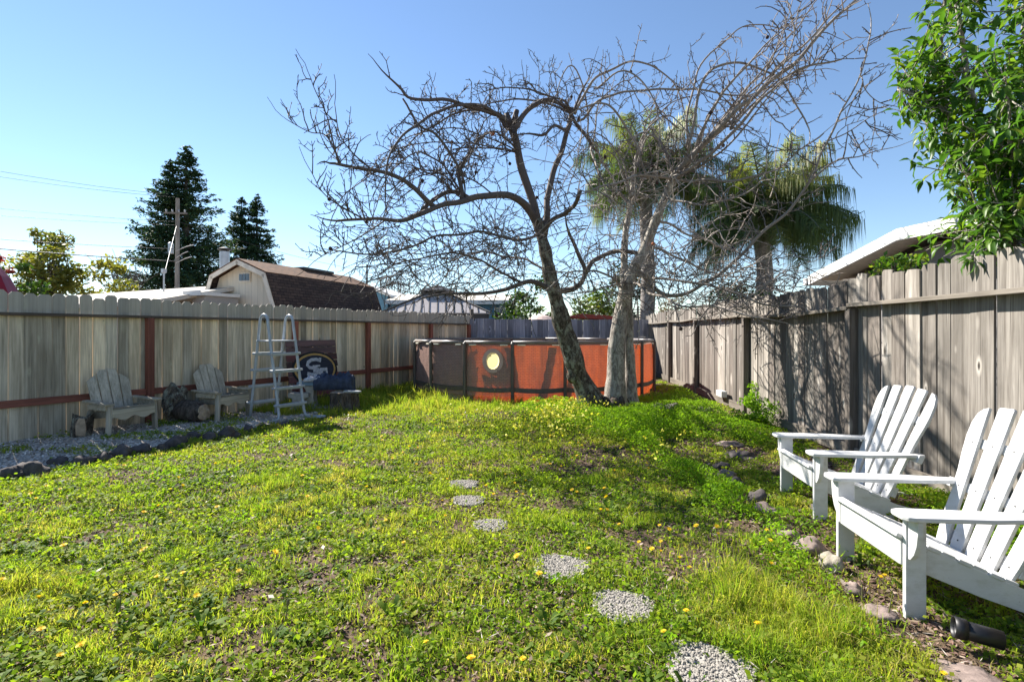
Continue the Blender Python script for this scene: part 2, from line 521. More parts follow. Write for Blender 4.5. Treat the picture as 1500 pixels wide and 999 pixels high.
M['pink_canvas'] = plain('pale pink canvas', (.6, .45, .40), .8)
M['pole_wood'] = wood('grey utility pole', (.30, .27, .24), (.15, .13, .115), 2, False, fine=.4)
M['wire'] = plain('dark wire', (.05, .05, .055), .5)
M['dark_fruit'] = plain('dried dark fruit', (.05, .025, .02), .8)
M['rust_fruit'] = plain('shrivelled orange fruit', (.45, .12, .03), .7)
M['barn_red'] = wood('flaking red painted plank', (.24, .075, .07), (.10, .065, .06), 0, False, fine=.6, vary=.9, alt=((.17, .09, .085), (.08, .06, .058)))
M['emblem_dark'] = wood('dark painted plank', (.05, .055, .075), (.025, .027, .04), 0, False, fine=.6, vary=.1)
M['emblem_gold'] = plain('gold paint', (.50, .30, .09), .7, 0, .3, 12)
M['emblem_white'] = plain('white sign paint', (.55, .55, .58), .8, 0, .55, 22)
M['emblem_black'] = plain('black paint', (.012, .012, .014), .7)
M['straw_board'] = plain('grey flat stone', (.36, .38, .40), .8, 0, .3, 10, .3)

# ------------------------------------------------------------------ geometry of the yard
LD = Vector((.488, .873, 0)).normalized(); L0 = Vector((-6.05, 6.18, 0))       # left fence
RD = Vector((.0713, .9975, 0)).normalized(); R0 = Vector((3.25, 0, 0))         # right fence
B0, B1 = Vector((-1.20, 14.82, 0)), Vector((4.36, 16.3, 0))                     # back fence
POOL = Vector((.49, 12.08, 0)); PR, PH = 2.74, 1.17
TREE = Vector((1.62, 8.42, 0))
EDGE = [(-5.1, -1.0), (-4.95, 1.5), (-4.75, 3.2), (-4.53, 4.53), (-4.38, 5.05), (-4.19, 5.71), (-3.92, 6.53), (-3.45, 7.39), (-3.2, 7.75), (-2.95, 8.6)]
STONES = [(679, 711, .125), (687, 736, .125), (719, 776, .115), (821, 838, .15), (912, 894, .145), (1036, 978, .165)]


def at_ground(px, py):
    Y = F * CAM_H / (py - HY)
    return Vector(((px - CX) / F * Y, Y, 0))


STONE_P = [(at_ground(a, b), r) for a, b, r in STONES]


def gz(x, y):
    x = np.asarray(x, float); y = np.asarray(y, float)
    m = .15 * np.exp(-((x - 1.25) ** 2 / 2.6 + (y - 8.0) ** 2 / 1.3))
    u = .014 * np.sin(1.7 * x + .6 * y) + .012 * np.sin(2.3 * y - .8 * x + 1) + .008 * np.sin(5.1 * x + 1.3) * np.sin(4.3 * y)
    return m + u * np.clip((17 - y) / 3, 0, 1) * (np.abs(x) < 9)


def gzf(x, y): return float(gz(x, y))


edge_y = np.array([p[1] for p in EDGE]); edge_x = np.array([p[0] for p in EDGE])


def right_of_edge(x, y): return x > np.interp(y, edge_y, edge_x, left=edge_x[0], right=99)


def in_yard(x, y, pad=.06):
    dl = (x - L0.x) * LD.y - (y - L0.y) * LD.x
    dr = (R0.x + RD.x / RD.y * y) - x
    bx = (y - B0.y) * (B1.x - B0.x) - (x - B0.x) * (B1.y - B0.y)
    return (dl > pad) & (dr > pad) & (bx < -pad * 5)


def in_pool(x, y, pad=0): return (x - POOL.x) ** 2 + (y - POOL.y) ** 2 < (PR + pad) ** 2


# ground: one sheet to the horizon
def build_ground():
    xs = np.concatenate([[-500, -150, -60, -25, -14], np.linspace(-10, 6, 110), [9, 14, 25, 60, 150, 500]])
    ys = np.concatenate([[-200, -60, -20, -6], np.linspace(-2, 19, 140), [23, 30, 50, 100, 250, 900]])
    X, Y = np.meshgrid(xs, ys, indexing='ij')
    V = np.stack([X, Y, gz(X, Y)], 2).reshape(-1, 3)
    a, b = len(xs), len(ys)
    I, J = np.meshgrid(np.arange(a - 1), np.arange(b - 1), indexing='ij')
    k = (I * b + J).ravel()
    Fi = np.stack([k, k + b, k + b + 1, k + 1], 1)
    o = np_mesh('ground', V, Fi, np.zeros(len(V)), M['ground'])
    o.data.polygons.foreach_set('use_smooth', [True] * len(o.data.polygons))
    tag(o, kind='structure')


build_ground()


def build_chip_bed():
    mb = MB(); vs, fs = [], []
    ys = np.linspace(-1, 8.55, 60); n = 10
    for y in ys:
        xe = float(np.interp(y, edge_y, edge_x)) - .05
        xf = L0.x + LD.x / LD.y * (y - L0.y)
        for k in range(n + 1):
            x = xe + (xf - xe) * k / n
            vs.append((x, y, gzf(x, y) + .006))
    for i in range(len(ys) - 1):
        for k in range(n):
            a = i * (n + 1) + k
            fs.append((a, a + 1, a + n + 2, a + n + 1))
    mb.add(vs, fs)
    tag(mb.build('chip_path', M['chip_bed']), kind='structure')


build_chip_bed()

# ------------------------------------------------------------------ fences
def picket_outline(w, h, ear):
    return [(-w / 2, 0), (w / 2, 0), (w / 2, h - ear), (w / 2 - ear * .9, h), (-w / 2 + ear * .9, h), (-w / 2, h - ear)]


MX = Matrix(((1, 0, 0), (0, 0, -1), (0, 1, 0)))    # outline x,y -> x,z ; thickness -> y


def mat_at(x, y, z, rz=0.0, lean=0.0, tilt=0.0):
    return Matrix.Translation((x, y, z)) @ Matrix.Rotation(rz, 4, 'Z') @ Matrix.Rotation(tilt, 4, 'Y') @ Matrix.Rotation(lean, 4, 'X') @ MX.to_4x4()


def left_fence():
    ang = math.atan2(LD.y, LD.x)
    t = thing('picket_fence', 'long dog-eared picket fence with red-brown posts behind the grey chairs', 'fence', L0, ang)
    posts = [-5.6, -3.3, -.95, 1.496, 3.966, 5.836, 8.036, 9.78]
    x = -5.6; bay = 0; mb = MB()
    while x < 9.9:
        wd = .139 + R.uniform(-.004, .003)
        lean = R.gauss(0, .004)
        mb.prism(picket_outline(wd, 1.83 + R.gauss(0, .014), R.uniform(.024, .044)), .017, mat_at(x + wd / 2, .012 + R.uniform(-.003, .003), -.01, 0, 0, R.gauss(0, .003)))
        x += wd + abs(R.gauss(.003, .002)) + (.007 if R.random() < .3 else 0)
        if bay + 1 < len(posts) and x > posts[bay + 1]:
            mb.build('picket_panel', M['fence_tan'], t); mb = MB(); bay += 1
    if mb.v: mb.build('picket_panel', M['fence_tan'], t)
    for i, p in enumerate(posts):
        b = MB(); b.box((p, -.048, .76), (.09, .09, 1.56)); b.build('post', M['fence_red_v'], t, bevel=.005)
        if i + 1 < len(posts):
            q = posts[i + 1]
            b = MB(); b.box(((p + q) / 2, -.046, 1.555), (q - p - .003, .092, .036)); b.build('cap_rail', M['fence_brown'], t, bevel=.004)
            b = MB(); b.box(((p + q) / 2, -.022, .47), (q - p - .093, .04, .088)); b.build('lower_rail', M['fence_red'], t, bevel=.004)


left_fence()


def right_fence():
    ang = math.atan2(RD.y, RD.x)
    t = thing('board_fence', 'tall grey-brown board fence, sagging and knotted, behind the white chairs', 'fence', R0, ang)
    posts = [-2.0, .2, 2.75, 5.43, 8.36, 11.18, 13.6, 16.2, 18.6, 20.8]

    def sag(x):
        for a, b in zip(posts, posts[1:]):
            if a <= x <= b:
                u = (x - a) / (b - a)
                return -.045 * math.sin(math.pi * u) * ((a * 7.3) % 1) + .02 * math.sin(a * 3)
        return 0
    x = -2.0; bay = 0; mb = MB()
    while x < 20.8:
        wd = R.choice((R.uniform(.13, .16), R.uniform(.17, .20), R.uniform(.20, .235)))
        lean = .05 if 13.6 > x > 11.2 else (R.gauss(0, .006))
        if x > 13.7 and x < 16: lean = -.06 + R.gauss(0, .015)
        h = 1.915 + sag(x) + R.uniform(-.03, .025)
        ol = [(-wd / 2, 0), (wd / 2, 0), (wd / 2, h - R.uniform(.01, .06)), (wd * R.uniform(.2, .35), h), (-wd * R.uniform(.2, .35), h - R.uniform(0, .01)), (-wd / 2, h - R.uniform(.01, .035))]
        mb.prism(ol, .018, mat_at(x + wd / 2, -.016 + R.uniform(-.010, .006), 0, R.gauss(0, .03), 0, lean))
        x += wd + abs(R.gauss(.003, .004)) + (.012 if R.random() < .12 else 0)
        if bay + 1 < len(posts) and x > posts[bay + 1]:
            mb.build('board_panel', M['fence_grey'], t); mb = MB(); bay += 1
    if mb.v: mb.build('board_panel', M['fence_grey'], t)
    for i, p in enumerate(posts):
        b = MB(); b.box((p, .045, .78), (.09, .09, 1.6)); b.build('post', M['fence_grey'], t, bevel=.006)
        if i + 1 < len(posts):
            q = posts[i + 1]
            b = MB(); n = 8
            pts = [(p + (q - p) * k / n, .05, 1.602 + sag(p + (q - p) * min(max(k / n, .001), .999))) for k in range(n + 1)]
            vs = []
            for (a, y, z) in pts: vs += [(a, y - .05, z - .019), (a, y + .05, z - .019), (a, y + .05, z + .019), (a, y - .05, z + .019)]
            fs = [(0, 3, 2, 1), tuple(4 * n + k for k in (0, 1, 2, 3))]
            for k in range(n):
                for j in range(4): fs.append((4 * k + j, 4 * k + (j + 1) % 4, 4 * k + 4 + (j + 1) % 4, 4 * k + 4 + j))
            b.add(vs, fs); b.build('top_rail', M['fence_grey_h'], t, bevel=.003)
            b = MB(); b.box(((p + q) / 2, .030, .07 + R.uniform(-.01, .02)), (q - p - .095, .035, .13), Matrix.Rotation(R.gauss(0, .006), 3, 'Y'))
            b.build('kick_board', M['fence_grey_h'], t, bevel=.004)


right_fence()


def back_fence():
    d = B1 - B0; L = d.length
    t = thing('board_fence', 'low slate-grey board fence closing the yard behind the pool', 'fence', B0, math.atan2(d.y, d.x))
    mb = MB(); x = .0
    while x < L - .05:
        wd = R.uniform(.165, .2); wd = min(wd, L - x)
        h = 1.72 + R.uniform(-.015, .015)
        mb.prism([(-wd / 2, 0), (wd / 2, 0), (wd / 2, h), (-wd / 2, h - R.uniform(0, .012))], .018, mat_at(x + wd / 2, R.uniform(-.006, .006), 0, R.gauss(0, .01), 0, R.gauss(0, .004)))
        x += wd + abs(R.gauss(.004, .004))
    mb.build('board_panel', M['fence_slate'], t)
    for z in (.4, 1.35):
        b = MB(); b.box((L / 2, .045, z), (L - .1, .04, .09)); b.build('rail', M['fence_grey_h'], t)
    for p in (.06, 2.4, 4.7):
        b = MB(); b.box((p, .11, .85 if p > 1 else 1.0), (.09, .09, 1.7 if p > 1 else 2.0)); b.build('post', M['fence_grey'], t)


back_fence()

# ------------------------------------------------------------------ white adirondack chairs
def make_white_chair(label, group):
    t = thing('adirondack_chair', label, 'chair', group=group)
    wm = M['white']
    XZ = lambda y: Matrix.Translation((0, y, 0)) @ MX.to_4x4()
    for s in (-1, 1):
        b = MB(); b.box((0, s * .30, .215), (.092, .026, .497)); b.build('leg', wm, t, bevel=.004)
        # arm bracket: board facing forward, outside the leg
        ol = [(.0, 0), (.0, -.20), (.018, -.195), (.042, -.165), (.060, -.12), (.070, -.06), (.072, 0)]
        Mb = Matrix.Translation((.026, s * .3132, .4625)) @ Matrix(((0, 0, 1, 0), (s, 0, 0, 0), (0, 1, 0, 0), (0, 0, 0, 1)))
        b = MB(); b.prism(ol if s > 0 else ol[::-1], .024, Mb); b.build('arm_bracket', wm, t, bevel=.003)
        # side rail
        ol = [(.052, .225), (.052, .352), (-.10, .295), (-.52, .118), (-.74, .065), (-.98, .035), (-1.0, 0), (-.90, -.03), (-.55, .0), (-.30, .085)]
        b = MB(); b.prism(ol, .026, XZ(s * .272)); b.build('side_rail', wm, t, bevel=.004)
        # armrest
        ol = [(.085, s * .265), (.092, s * .29), (.092, s * .36), (.078, s * .385), (.05, s * .393), (-.30, s * .385), (-.52, s * .355), (-.66, s * .34), (-.67, s * .30), (-.66, s * .275), (-.45, s * .262), (.05, s * .248)]
        if s < 0: ol = ol[::-1]
        b = MB(); b.prism(ol[::-1], .022, Matrix.Translation((0, 0, .474))); b.build('armrest', wm, t, bevel=.005)
    # front apron: board just before the legs' inside, rounded over the top
    b = MB(); b.box((.036, 0, .295), (.024, .545, .155)); b.build('front_apron', wm, t, bevel=.008)
    # seat slats down the slope
    b = MB()
    p0, p1 = Vector((.078, 0, .372)), Vector((-.475, 0, .142))
    dv = p1 - p0; n = 8; Rm = Matrix.Rotation(-math.atan2(dv.z, -dv.x) * -1, 3, 'Y')
    ang = math.atan2(p0.z - p1.z, p0.x - p1.x)
    for k in range(n):
        c = p0 + dv * ((k + .5) / n)
        b.box(c, (dv.length / n - .008, .585 - (.02 if k % 2 else 0), .02), Matrix.Rotation(-ang, 3, 'Y'))
    b.build('seat', wm, t, bevel=.005)
    # fan back
    la = rad(21)
    base = Vector((-.462, 0, .13))
    up = Vector((-math.sin(la), 0, math.cos(la))); nrm = Vector((math.cos(la), 0, math.sin(la)))
    for i in range(-2, 3):
        fan = i * rad(2.9)
        lat = Vector((0, 1, 0)) * math.cos(fan) - up * math.sin(fan); u2 = up * math.cos(fan) + Vector((0, 1, 0)) * math.sin(fan)
        o3 = base + Vector((0, i * .104, 0))
        Mm = Matrix(((lat.x, u2.x, nrm.x, o3.x), (lat.y, u2.y, nrm.y, o3.y), (lat.z, u2.z, nrm.z, o3.z), (0, 0, 0, 1)))
        if abs(i) == 2:
            s = 1 if i > 0 else -1
            ol = [(-.036, 0), (.036, 0), (.045, .1), (.046, .2), (.041, .32), (.044, .45), (.056, .57), (.060, .66), (.052, .74), (.030, .795), (-.002, .822), (-.036, .83)]
            ol = [(a * s, c) for a, c in ol]
            if s < 0: ol = ol[::-1]
        else:
            h = .855 if i == 0 else .845
            ol = [(-.041, 0), (.041, 0), (.050, h - .012), (.042, h), (-.042, h), (-.050, h - .012)]
        b = MB(); b.prism(ol, .02, Mm); slat = b.build('back_slat', wm, t, bevel=.004)
        for h in (.075, .36, .62):
            c = o3 + u2 * h + nrm * .0105
            b = MB(); b.tube([c, c + nrm * .0015], .0045, 8); b.build('screw', M['dark_trim'], slat)
    for (h, wd) in ((.36, .72), (.62, .56)):
        c = base + up * h - nrm * .030
        b = MB(); b.box(c, (.036, wd, .055), Matrix.Rotation(-la, 3, 'Y')); b.build('back_rail', wm, t, bevel=.004)
    c = base + up * .08 - nrm * .026
    b = MB(); b.box(c, (.028, .515, .07), Matrix.Rotation(-la, 3, 'Y')); b.build('back_rail', wm, t, bevel=.004)
    return t


wc = make_white_chair('nearest white adirondack chair, cropped by the right edge of the photo', 'white adirondack chairs')
wc.location = (1.945, 2.735, .0); wc.rotation_euler = (0, 0, math.atan2(.10, -.995))
dup(wc, (2.235, 3.945, .005), math.atan2(.13, -.99), 'farther white adirondack chair, whole in view against the board fence', 'white adirondack chairs')

# ------------------------------------------------------------------ grey wooden chairs
def make_grey_chair(label, group):
    t = thing('garden_chair', label, 'chair', group=group)
    gm, gh = M['grey_wood'], M['grey_wood_h']
    XZ = lambda y: Matrix.Translation((0, y, 0)) @ MX.to_4x4()
    for s in (-1, 1):
        b = MB(); b.box((.015, s * .285, .205), (.075, .038, .43), Matrix.Rotation(rad(s * 3), 3, 'X')); b.build('leg', gm, t, bevel=.004)
        b = MB(); b.prism([(-.42, .36), (-.34, .36), (-.56, -.02), (-.66, -.02)], .035, XZ(s * .275)); b.build('leg', gm, t, bevel=.004)
        b = MB(); b.prism([(.03, .26), (.03, .35), (-.5, .30), (-.5, .21)], .028, XZ(s * .248)); b.build('side_rail', gh, t, bevel=.004)
        ol = [(.075, s * .25), (.075, s * .35), (.05, s * .36), (-.50, s * .33), (-.52, s * .255)]
        b = MB(); b.prism(ol if s < 0 else ol, .026, Matrix.Translation((0, 0, .437)) @ Matrix.Rotation(rad(2), 4, 'Y')); b.build('armrest', gh, t, bevel=.005)
        b = MB(); b.box((-.21, s * .305, .385), (.40, .02, .07)); b.build('arm_support', gh, t, bevel=.004)
    # scalloped apron
    ol = [(-.265, .36), (-.265, .25)]
    for k in range(13):
        u = k / 12; ol.append((-.25 + .5 * u, .235 + .025 * math.cos(u * 4 * math.pi)))
    ol += [(.265, .25), (.265, .36)]
    b = MB(); b.prism(ol, .025, Matrix.Translation((.050, 0, 0)) @ Matrix(((0, 0, 1, 0), (1, 0, 0, 0), (0, 1, 0, 0), (0, 0, 0, 1)))); b.build('front_apron', gh, t, bevel=.003)
    b = MB()
    for k in range(4):
        b.box((-.01 - .105 * k, 0, .368 - .012 * k), (.098, .535, .022), Matrix.Rotation(rad(-5), 3, 'Y'))
    b.build('seat', gh, t, bevel=.004)
    la = rad(19); base = Vector((-.40, 0, .33)); up = Vector((-math.sin(la), 0, math.cos(la))); nrm = Vector((math.cos(la), 0, math.sin(la)))
    for i, (h0, h1) in enumerate(((.40, .47), (.50, .545), (.545, .50), (.47, .40))):
        a = -.189 + .126 * i
        fan = (i - 1.5) * rad(1.2)
        lat = Vector((0, 1, 0)) * math.cos(fan) - up * math.sin(fan); u2 = up * math.cos(fan) + Vector((0, 1, 0)) * math.sin(fan)
        o3 = base + Vector((0, a, 0))
        Mm = Matrix(((lat.x, u2.x, nrm.x, o3.x), (lat.y, u2.y, nrm.y, o3.y), (lat.z, u2.z, nrm.z, o3.z), (0, 0, 0, 1)))
        ol = [(-.058, 0), (.058, 0), (.060, h1), (.03, max(h0, h1) + .004), (-.03, max(h0, h1) + .002), (-.060, h0)]
        if i in (0, 3):
            ol = [(-.058, 0), (.058, 0), (.060, h1), (.045, h1 + .01), (0, (h0 + h1) / 2 + .012), (-.045, h0 + .012), (-.060, h0)]
        b = MB(); b.prism(ol, .022, Mm); b.build('back_slat', gm, t, bevel=.004)
    for h in (.06, .33):
        b = MB(); b.box(base + up * h - nrm * .026, (.028, .47, .06), Matrix.Rotation(-la, 3, 'Y')); b.build('back_rail', gh, t, bevel=.003)
    return t


gc = make_grey_chair('weathered grey wooden armchair beside the small upright log at left', 'weathered grey garden chairs')
gc.location = (-4.99, 6.72, .0); gc.rotation_euler = (0, 0, math.atan2(-.40, .91)); gc.scale = (.97,) * 3
dup(gc, (-4.34, 7.95, .0), math.atan2(-.33, .94), 'weathered grey wooden armchair just left of the pool ladder', 'weathered grey garden chairs')

# ------------------------------------------------------------------ pool
def build_pool():
    t = thing('frame_pool', 'round above-ground pool with brown frame and orange glowing wall', 'pool', POOL)
    N = 18
    ph = [rad(-90 + 10 + 20 * k) for k in range(N)]          # -90 faces the photographer
    # wall
    mb = MB(); vs, fs = [], []; SUB = 10; rows = 30
    tot = N * SUB
    for j in range(rows + 1):
        z = -.02 + (PH - .06) * j / rows
        for k in range(tot):
            a = ph[0] + rad(20) * k / SUB
            u = (k % SUB) / SUB
            r = PR - .02 - .030 * math.sin(math.pi * u) + .02 * math.sin(math.pi * j / rows) + .008 * math.sin(k * 1.9 + j) - .05 * (j / rows < .12)
            vs.append((r * math.cos(a), r * math.sin(a), z))
    for j in range(rows):
        for k in range(tot):
            q4 = (j * tot + k, j * tot + (k + 1) % tot, (j + 1) * tot + (k + 1) % tot, (j + 1) * tot + k)
            cc = sum((Vector(vs[q]) for q in q4), Vector()) / 4
            ca = rad(-90 - 18.5)
            if (cc - Vector((PR * math.cos(ca), PR * math.sin(ca), .812))).length < .182: continue      # the round opening
            fs.append(q4)
    mb.add(vs, fs, 0.5); mb.build('wall', M['pool_fabric'], t, smooth=True)
    b = MB(); b.lathe([(PR - .1, .028), (PR - .1, .034)], 54); b.build('floor_liner', M['pool_rail'], t)
    # strap
    mb = MB(); vs, fs = [], []
    for k in range(N):
        for q in range(4):
            a = ph[0] + rad(20) * (k + q / 4)
            r = PR + .012 - .03 * math.sin(math.pi * q / 4); zz = .235 - .025 * math.sin(math.pi * q / 4)
            for (dr, dz) in ((0, 0), (0, .085), (.006, .085), (.006, 0)):
                vs.append(((r + dr) * math.cos(a), (r + dr) * math.sin(a), zz + dz))
    n = N * 4
    for k in range(n):
        for j in range(4): fs.append((4 * k + j, 4 * k + (j + 1) % 4, 4 * ((k + 1) % n) + (j + 1) % 4, 4 * ((k + 1) % n) + j))
    mb.add(vs, fs); mb.build('strap', M['pool_steel'], t)
    for k in range(N):
        a = ph[k]; c, s = math.cos(a), math.sin(a)
        q = ph[(k + 1) % N]
        b = MB(); b.tube([((PR + .03) * c, (PR + .03) * s, -.02), ((PR + .035) * c, (PR + .035) * s, PH - .05), ((PR + .005) * c, (PR + .005) * s, PH - .03)], .034, 10)
        b.build('post', M['pool_steel'], t, smooth=False, bevel=.004)
        b = MB()
        p0 = Vector((PR * c, PR * s, PH - .03)); p1 = Vector((PR * math.cos(q), PR * math.sin(q), PH - .03))
        dd = (p1 - p0).normalized()
        b.tube([p0 + dd * .002, p1 - dd * .002], .036, 12)
        rl = b.build('top_rail', M['pool_rail'], t, smooth=True)
        b = MB()
        for (pp, sg) in ((p0, 1), (p1, -1)):
            e = pp + dd * sg * .16
            out = Vector(((p0 + p1).x, (p0 + p1).y, 0)).normalized()
            b.box(e + out * .034 + Vector((0, 0, -.046)), (.15, .022, .022), Matrix.Rotation(math.atan2(dd.y, dd.x), 3, 'Z'))
        b.build('clip', M['pool_clip'], rl, bevel=.004)
    # unseen sheets and two slanted strips added inside the wall to shade its fabric
    mb = MB()
    def sheet(a0, a1, z0, z1, off, slope=0.0):
        na, nz = 40, 14; vs, fs = [], []
        for j in range(nz + 1):
            for k in range(na + 1):
                z = z0 + (z1 - z0) * j / nz
                a = rad(-90 + a0 + (a1 - a0) * k / na + slope * (1 - j / nz))
                r = PR - off - .02 * math.sin(k * .9) * (1 - j / nz)
                vs.append((r * math.cos(a), r * math.sin(a), z))
        for j in range(nz):
            for k in range(na):
                q4 = (j * (na + 1) + k, j * (na + 1) + k + 1, (j + 1) * (na + 1) + k + 1, (j + 1) * (na + 1) + k)
                cc = sum((Vector(vs[q]) for q in q4), Vector()) / 4; ca = rad(-90 - 21.2)
                if (cc - Vector((PR * math.cos(ca), PR * math.sin(ca), .925))).length < .34: continue  # gap that lets sun through the added sheet to the yellow cover
                fs.append(q4)
        mb.add(vs, fs)
    sheet(-100, -27, .03, PH - .07, .065)
    sheet(-27, -11.5, .38, PH - .07, .065, 3)
    sheet(3.2, 6.2, .1, PH - .07, .08, -4.5)
    sheet(12, 14.5, .1, PH - .07, .08, -3)
    mb.build('inner_shade_sheet', M['pool_rail'], t, smooth=True)
    # yellow round cover on the wall
    a = rad(-90 - 18.2)
    c = Vector(((PR - .024) * math.cos(a), (PR - .024) * math.sin(a), .80))
    n = Vector((math.cos(a), math.sin(a), 0)); la = Vector((-math.sin(a), math.cos(a), 0))
    Mm = Matrix(((la.x, 0, n.x, c.x), (la.y, 0, n.y, c.y), (0, 1, 0, c.z), (0, 0, 0, 1)))
    b = MB(); ring = [(.128 * math.cos(2 * math.pi * k / 32), .155 * math.sin(2 * math.pi * k / 32)) for k in range(32)]
    b.add([Mm @ Vector((x, y, 0)) for x, y in ring] + [Mm @ Vector((x * .85, y * .85, .012)) for x, y in ring], [(k, (k + 1) % 32, 32 + (k + 1) % 32, 32 + k) for k in range(32)] + [tuple(range(32, 64))]); b.build('round_cover', M['yellow_cap'], t)
    b = MB(); n2 = 40
    ri = [(math.cos(2 * math.pi * k / n2), math.sin(2 * math.pi * k / n2)) for k in range(n2)]
    b.add([Mm @ Vector((x * .129, y * .156, .004)) for x, y in ri] + [Mm @ Vector((x * .205, y * .225, .002)) for x, y in ri] + [Mm @ Vector((x * .21, y * .23, -.03)) for x, y in ri], [(n2 + k, n2 + (k + 1) % n2, (k + 1) % n2, k) for k in range(n2)] + [(2 * n2 + k, 2 * n2 + (k + 1) % n2, n2 + (k + 1) % n2, n2 + k) for k in range(n2)])
    b.build('cover_flange', M['pool_flange'], t)


build_pool()

# ------------------------------------------------------------------ things by the left fence
def build_ladder():
    f = Vector((.853, -.52, 0)).normalized(); w = Vector((.52, .853, 0)).normalized()
    cen = Vector((-3.46, 7.61, 0)) - f * .37 + w * .21
    t = thing('pool_ladder', 'grey A-frame pool ladder standing before the red plank sign', 'ladder', cen, math.atan2(f.y, f.x))
    H = 1.60; sp = .37
    for s in (-1, 1):
        pts = []
        y = s * .215
        pts += [(sp + (.09 if s > 0 else -.02), y + s * .07, .02), (sp + .02, y + s * .015, .05), (sp, y, .12)]
        for k in range(1, 5): pts.append((sp - (sp - .10) * k / 5, y, .12 + (H - .24) * k / 5))
        for k in range(9):
            an = math.pi * k / 8
            pts.append((.10 * math.cos(an), y, H - .12 + .12 * math.sin(an)))
        for k in range(1, 6): pts.append((-.10 - (sp - .12) * k / 5, y, H - .12 - (H - .14) * k / 5))
        b = MB(); b.tube(pts, .021, 10); b.build('rail', M['alu'], t, smooth=True)
    for side in (1, -1):
        for k in range(4):
            z = .24 + .255 * k
            x = side * (.10 + (sp - .10) * (1 - (z - .12) / (H - .24)))
            b = MB(); b.box((x, 0, z), (.085, .52, .032)); b.box((x, 0, z - .022), (.06, .44, .02)); b.build('tread', M['alu'], t, bevel=.006)
    b = MB(); b.box((0, 0, 1.20), (.36, .47, .018)); b.build('platform', M['alu'], t, bevel=.006)
    b = MB(); b.lathe([(.09, .012), (.13, .02), (.13, .035), (.05, .045)], 20, (sp + .20, .30, 0)); b.build('foot', M['alu'], t)


build_ladder()


def fence_frame(tt, off):
    """a point tt along the left fence, off metres into the yard"""
    return L0 + LD * tt + Vector((LD.y, -LD.x, 0)) * off


def build_sign():
    ang = math.atan2(LD.y, LD.x)
    p = fence_frame(4.23, .36)
    t = thing('plank_sign', 'red plank board with dark oval emblem leaning on the picket fence', 'sign', p, ang)
    lean = rad(-10)
    # local: x along fence, board plane up with a lean towards +y (the fence)
    U = Matrix.Rotation(lean, 4, 'X')
    nb = 9; hh = 1.2 / nb
    b = MB()
    for k in range(nb):
        if k in (2,): continue
        b.box(U.to_3x3() @ Vector((R.uniform(-.012, .012), 0, hh * (k + .5))), (1.15 + R.uniform(-.03, .02), .018, hh - R.uniform(.006, .016)), U.to_3x3())
    b.box(U.to_3x3() @ Vector((0.02, 0, hh * 2.5)), (1.1, .018, hh - .01), U.to_3x3())
    b.build('plank_panel', M['barn_red'], t, bevel=.003)
    b = MB()
    for x in (-.48, 0, .48):
        b.box(U.to_3x3() @ Vector((x, .055, .6)), (.05, .085, 1.2), U.to_3x3())
    b.build('pallet_bearer', M['fence_grey'], t)
    FM = U @ MX.to_4x4()

    def layer(outline, d, m, name):
        bb = MB(); bb.prism(outline, .006, U @ Matrix.Translation((0, -.0125 - d, 0)) @ MX.to_4x4()); bb.build(name, m, t)
    el = lambda a, c, n=40: [(.02 + a * math.cos(2 * math.pi * k / n), .64 + c * math.sin(2 * math.pi * k / n)) for k in range(n)]
    layer(el(.52, .335), .000, M['emblem_black'], 'emblem_rim')
    layer(el(.475, .30), .004, M['emblem_gold'], 'emblem_ring')
    layer(el(.43, .262), .008, M['emblem_dark'], 'emblem_field')
    # big interlaced white S and F
    def bars(polys):
        bb = MB()
        for d, pl in polys:
            bb.prism(pl, .006, U @ Matrix.Translation((0, -.0125 - d, 0)) @ MX.to_4x4())
        return bb
    def stroke(pts, wd):
        L, Rr = [], []
        for i, q in enumerate(pts):
            a = Vector(pts[max(i - 1, 0)]); c = Vector(pts[min(i + 1, len(pts) - 1)])
            tn = (c - a).normalized(); nn = Vector((-tn.y, tn.x))
            L.append(tuple(Vector(q) + nn * wd / 2)); Rr.append(tuple(Vector(q) - nn * wd / 2))
        return Rr + L[::-1]
    S = [(.14, .845), (.14, .79), (.05, .82), (-.06, .815), (-.14, .775), (-.165, .72), (-.12, .67), (-.02, .655), (.06, .635), (.085, .60), (.06, .56), (-.02, .535), (-.10, .54), (-.17, .565), (-.17, .525)]
    Fq = [(.0, .73), (.02, .70), (.10, .695), (.17, .70)]
    bb = bars([(.017, stroke(S, .062))])
    bb.build('emblem_letter', M['emblem_white'], t)
    ff = [(-.05, .71), (.12, .71), (.12, .675), (-.005, .675), (-.005, .615), (.10, .615), (.10, .65), (.28, .65), (.28, .53), (.24, .53), (.24, .585), (.17, .585), (.17, .48), (.24, .48), (.24, .43), (.02, .43), (.02, .48), (.085, .48), (.085, .58), (-.05, .58)]
    bb = bars([(.021, ff[::-1])])
    bb.build('emblem_letter', M['emblem_white'], t)


build_sign()


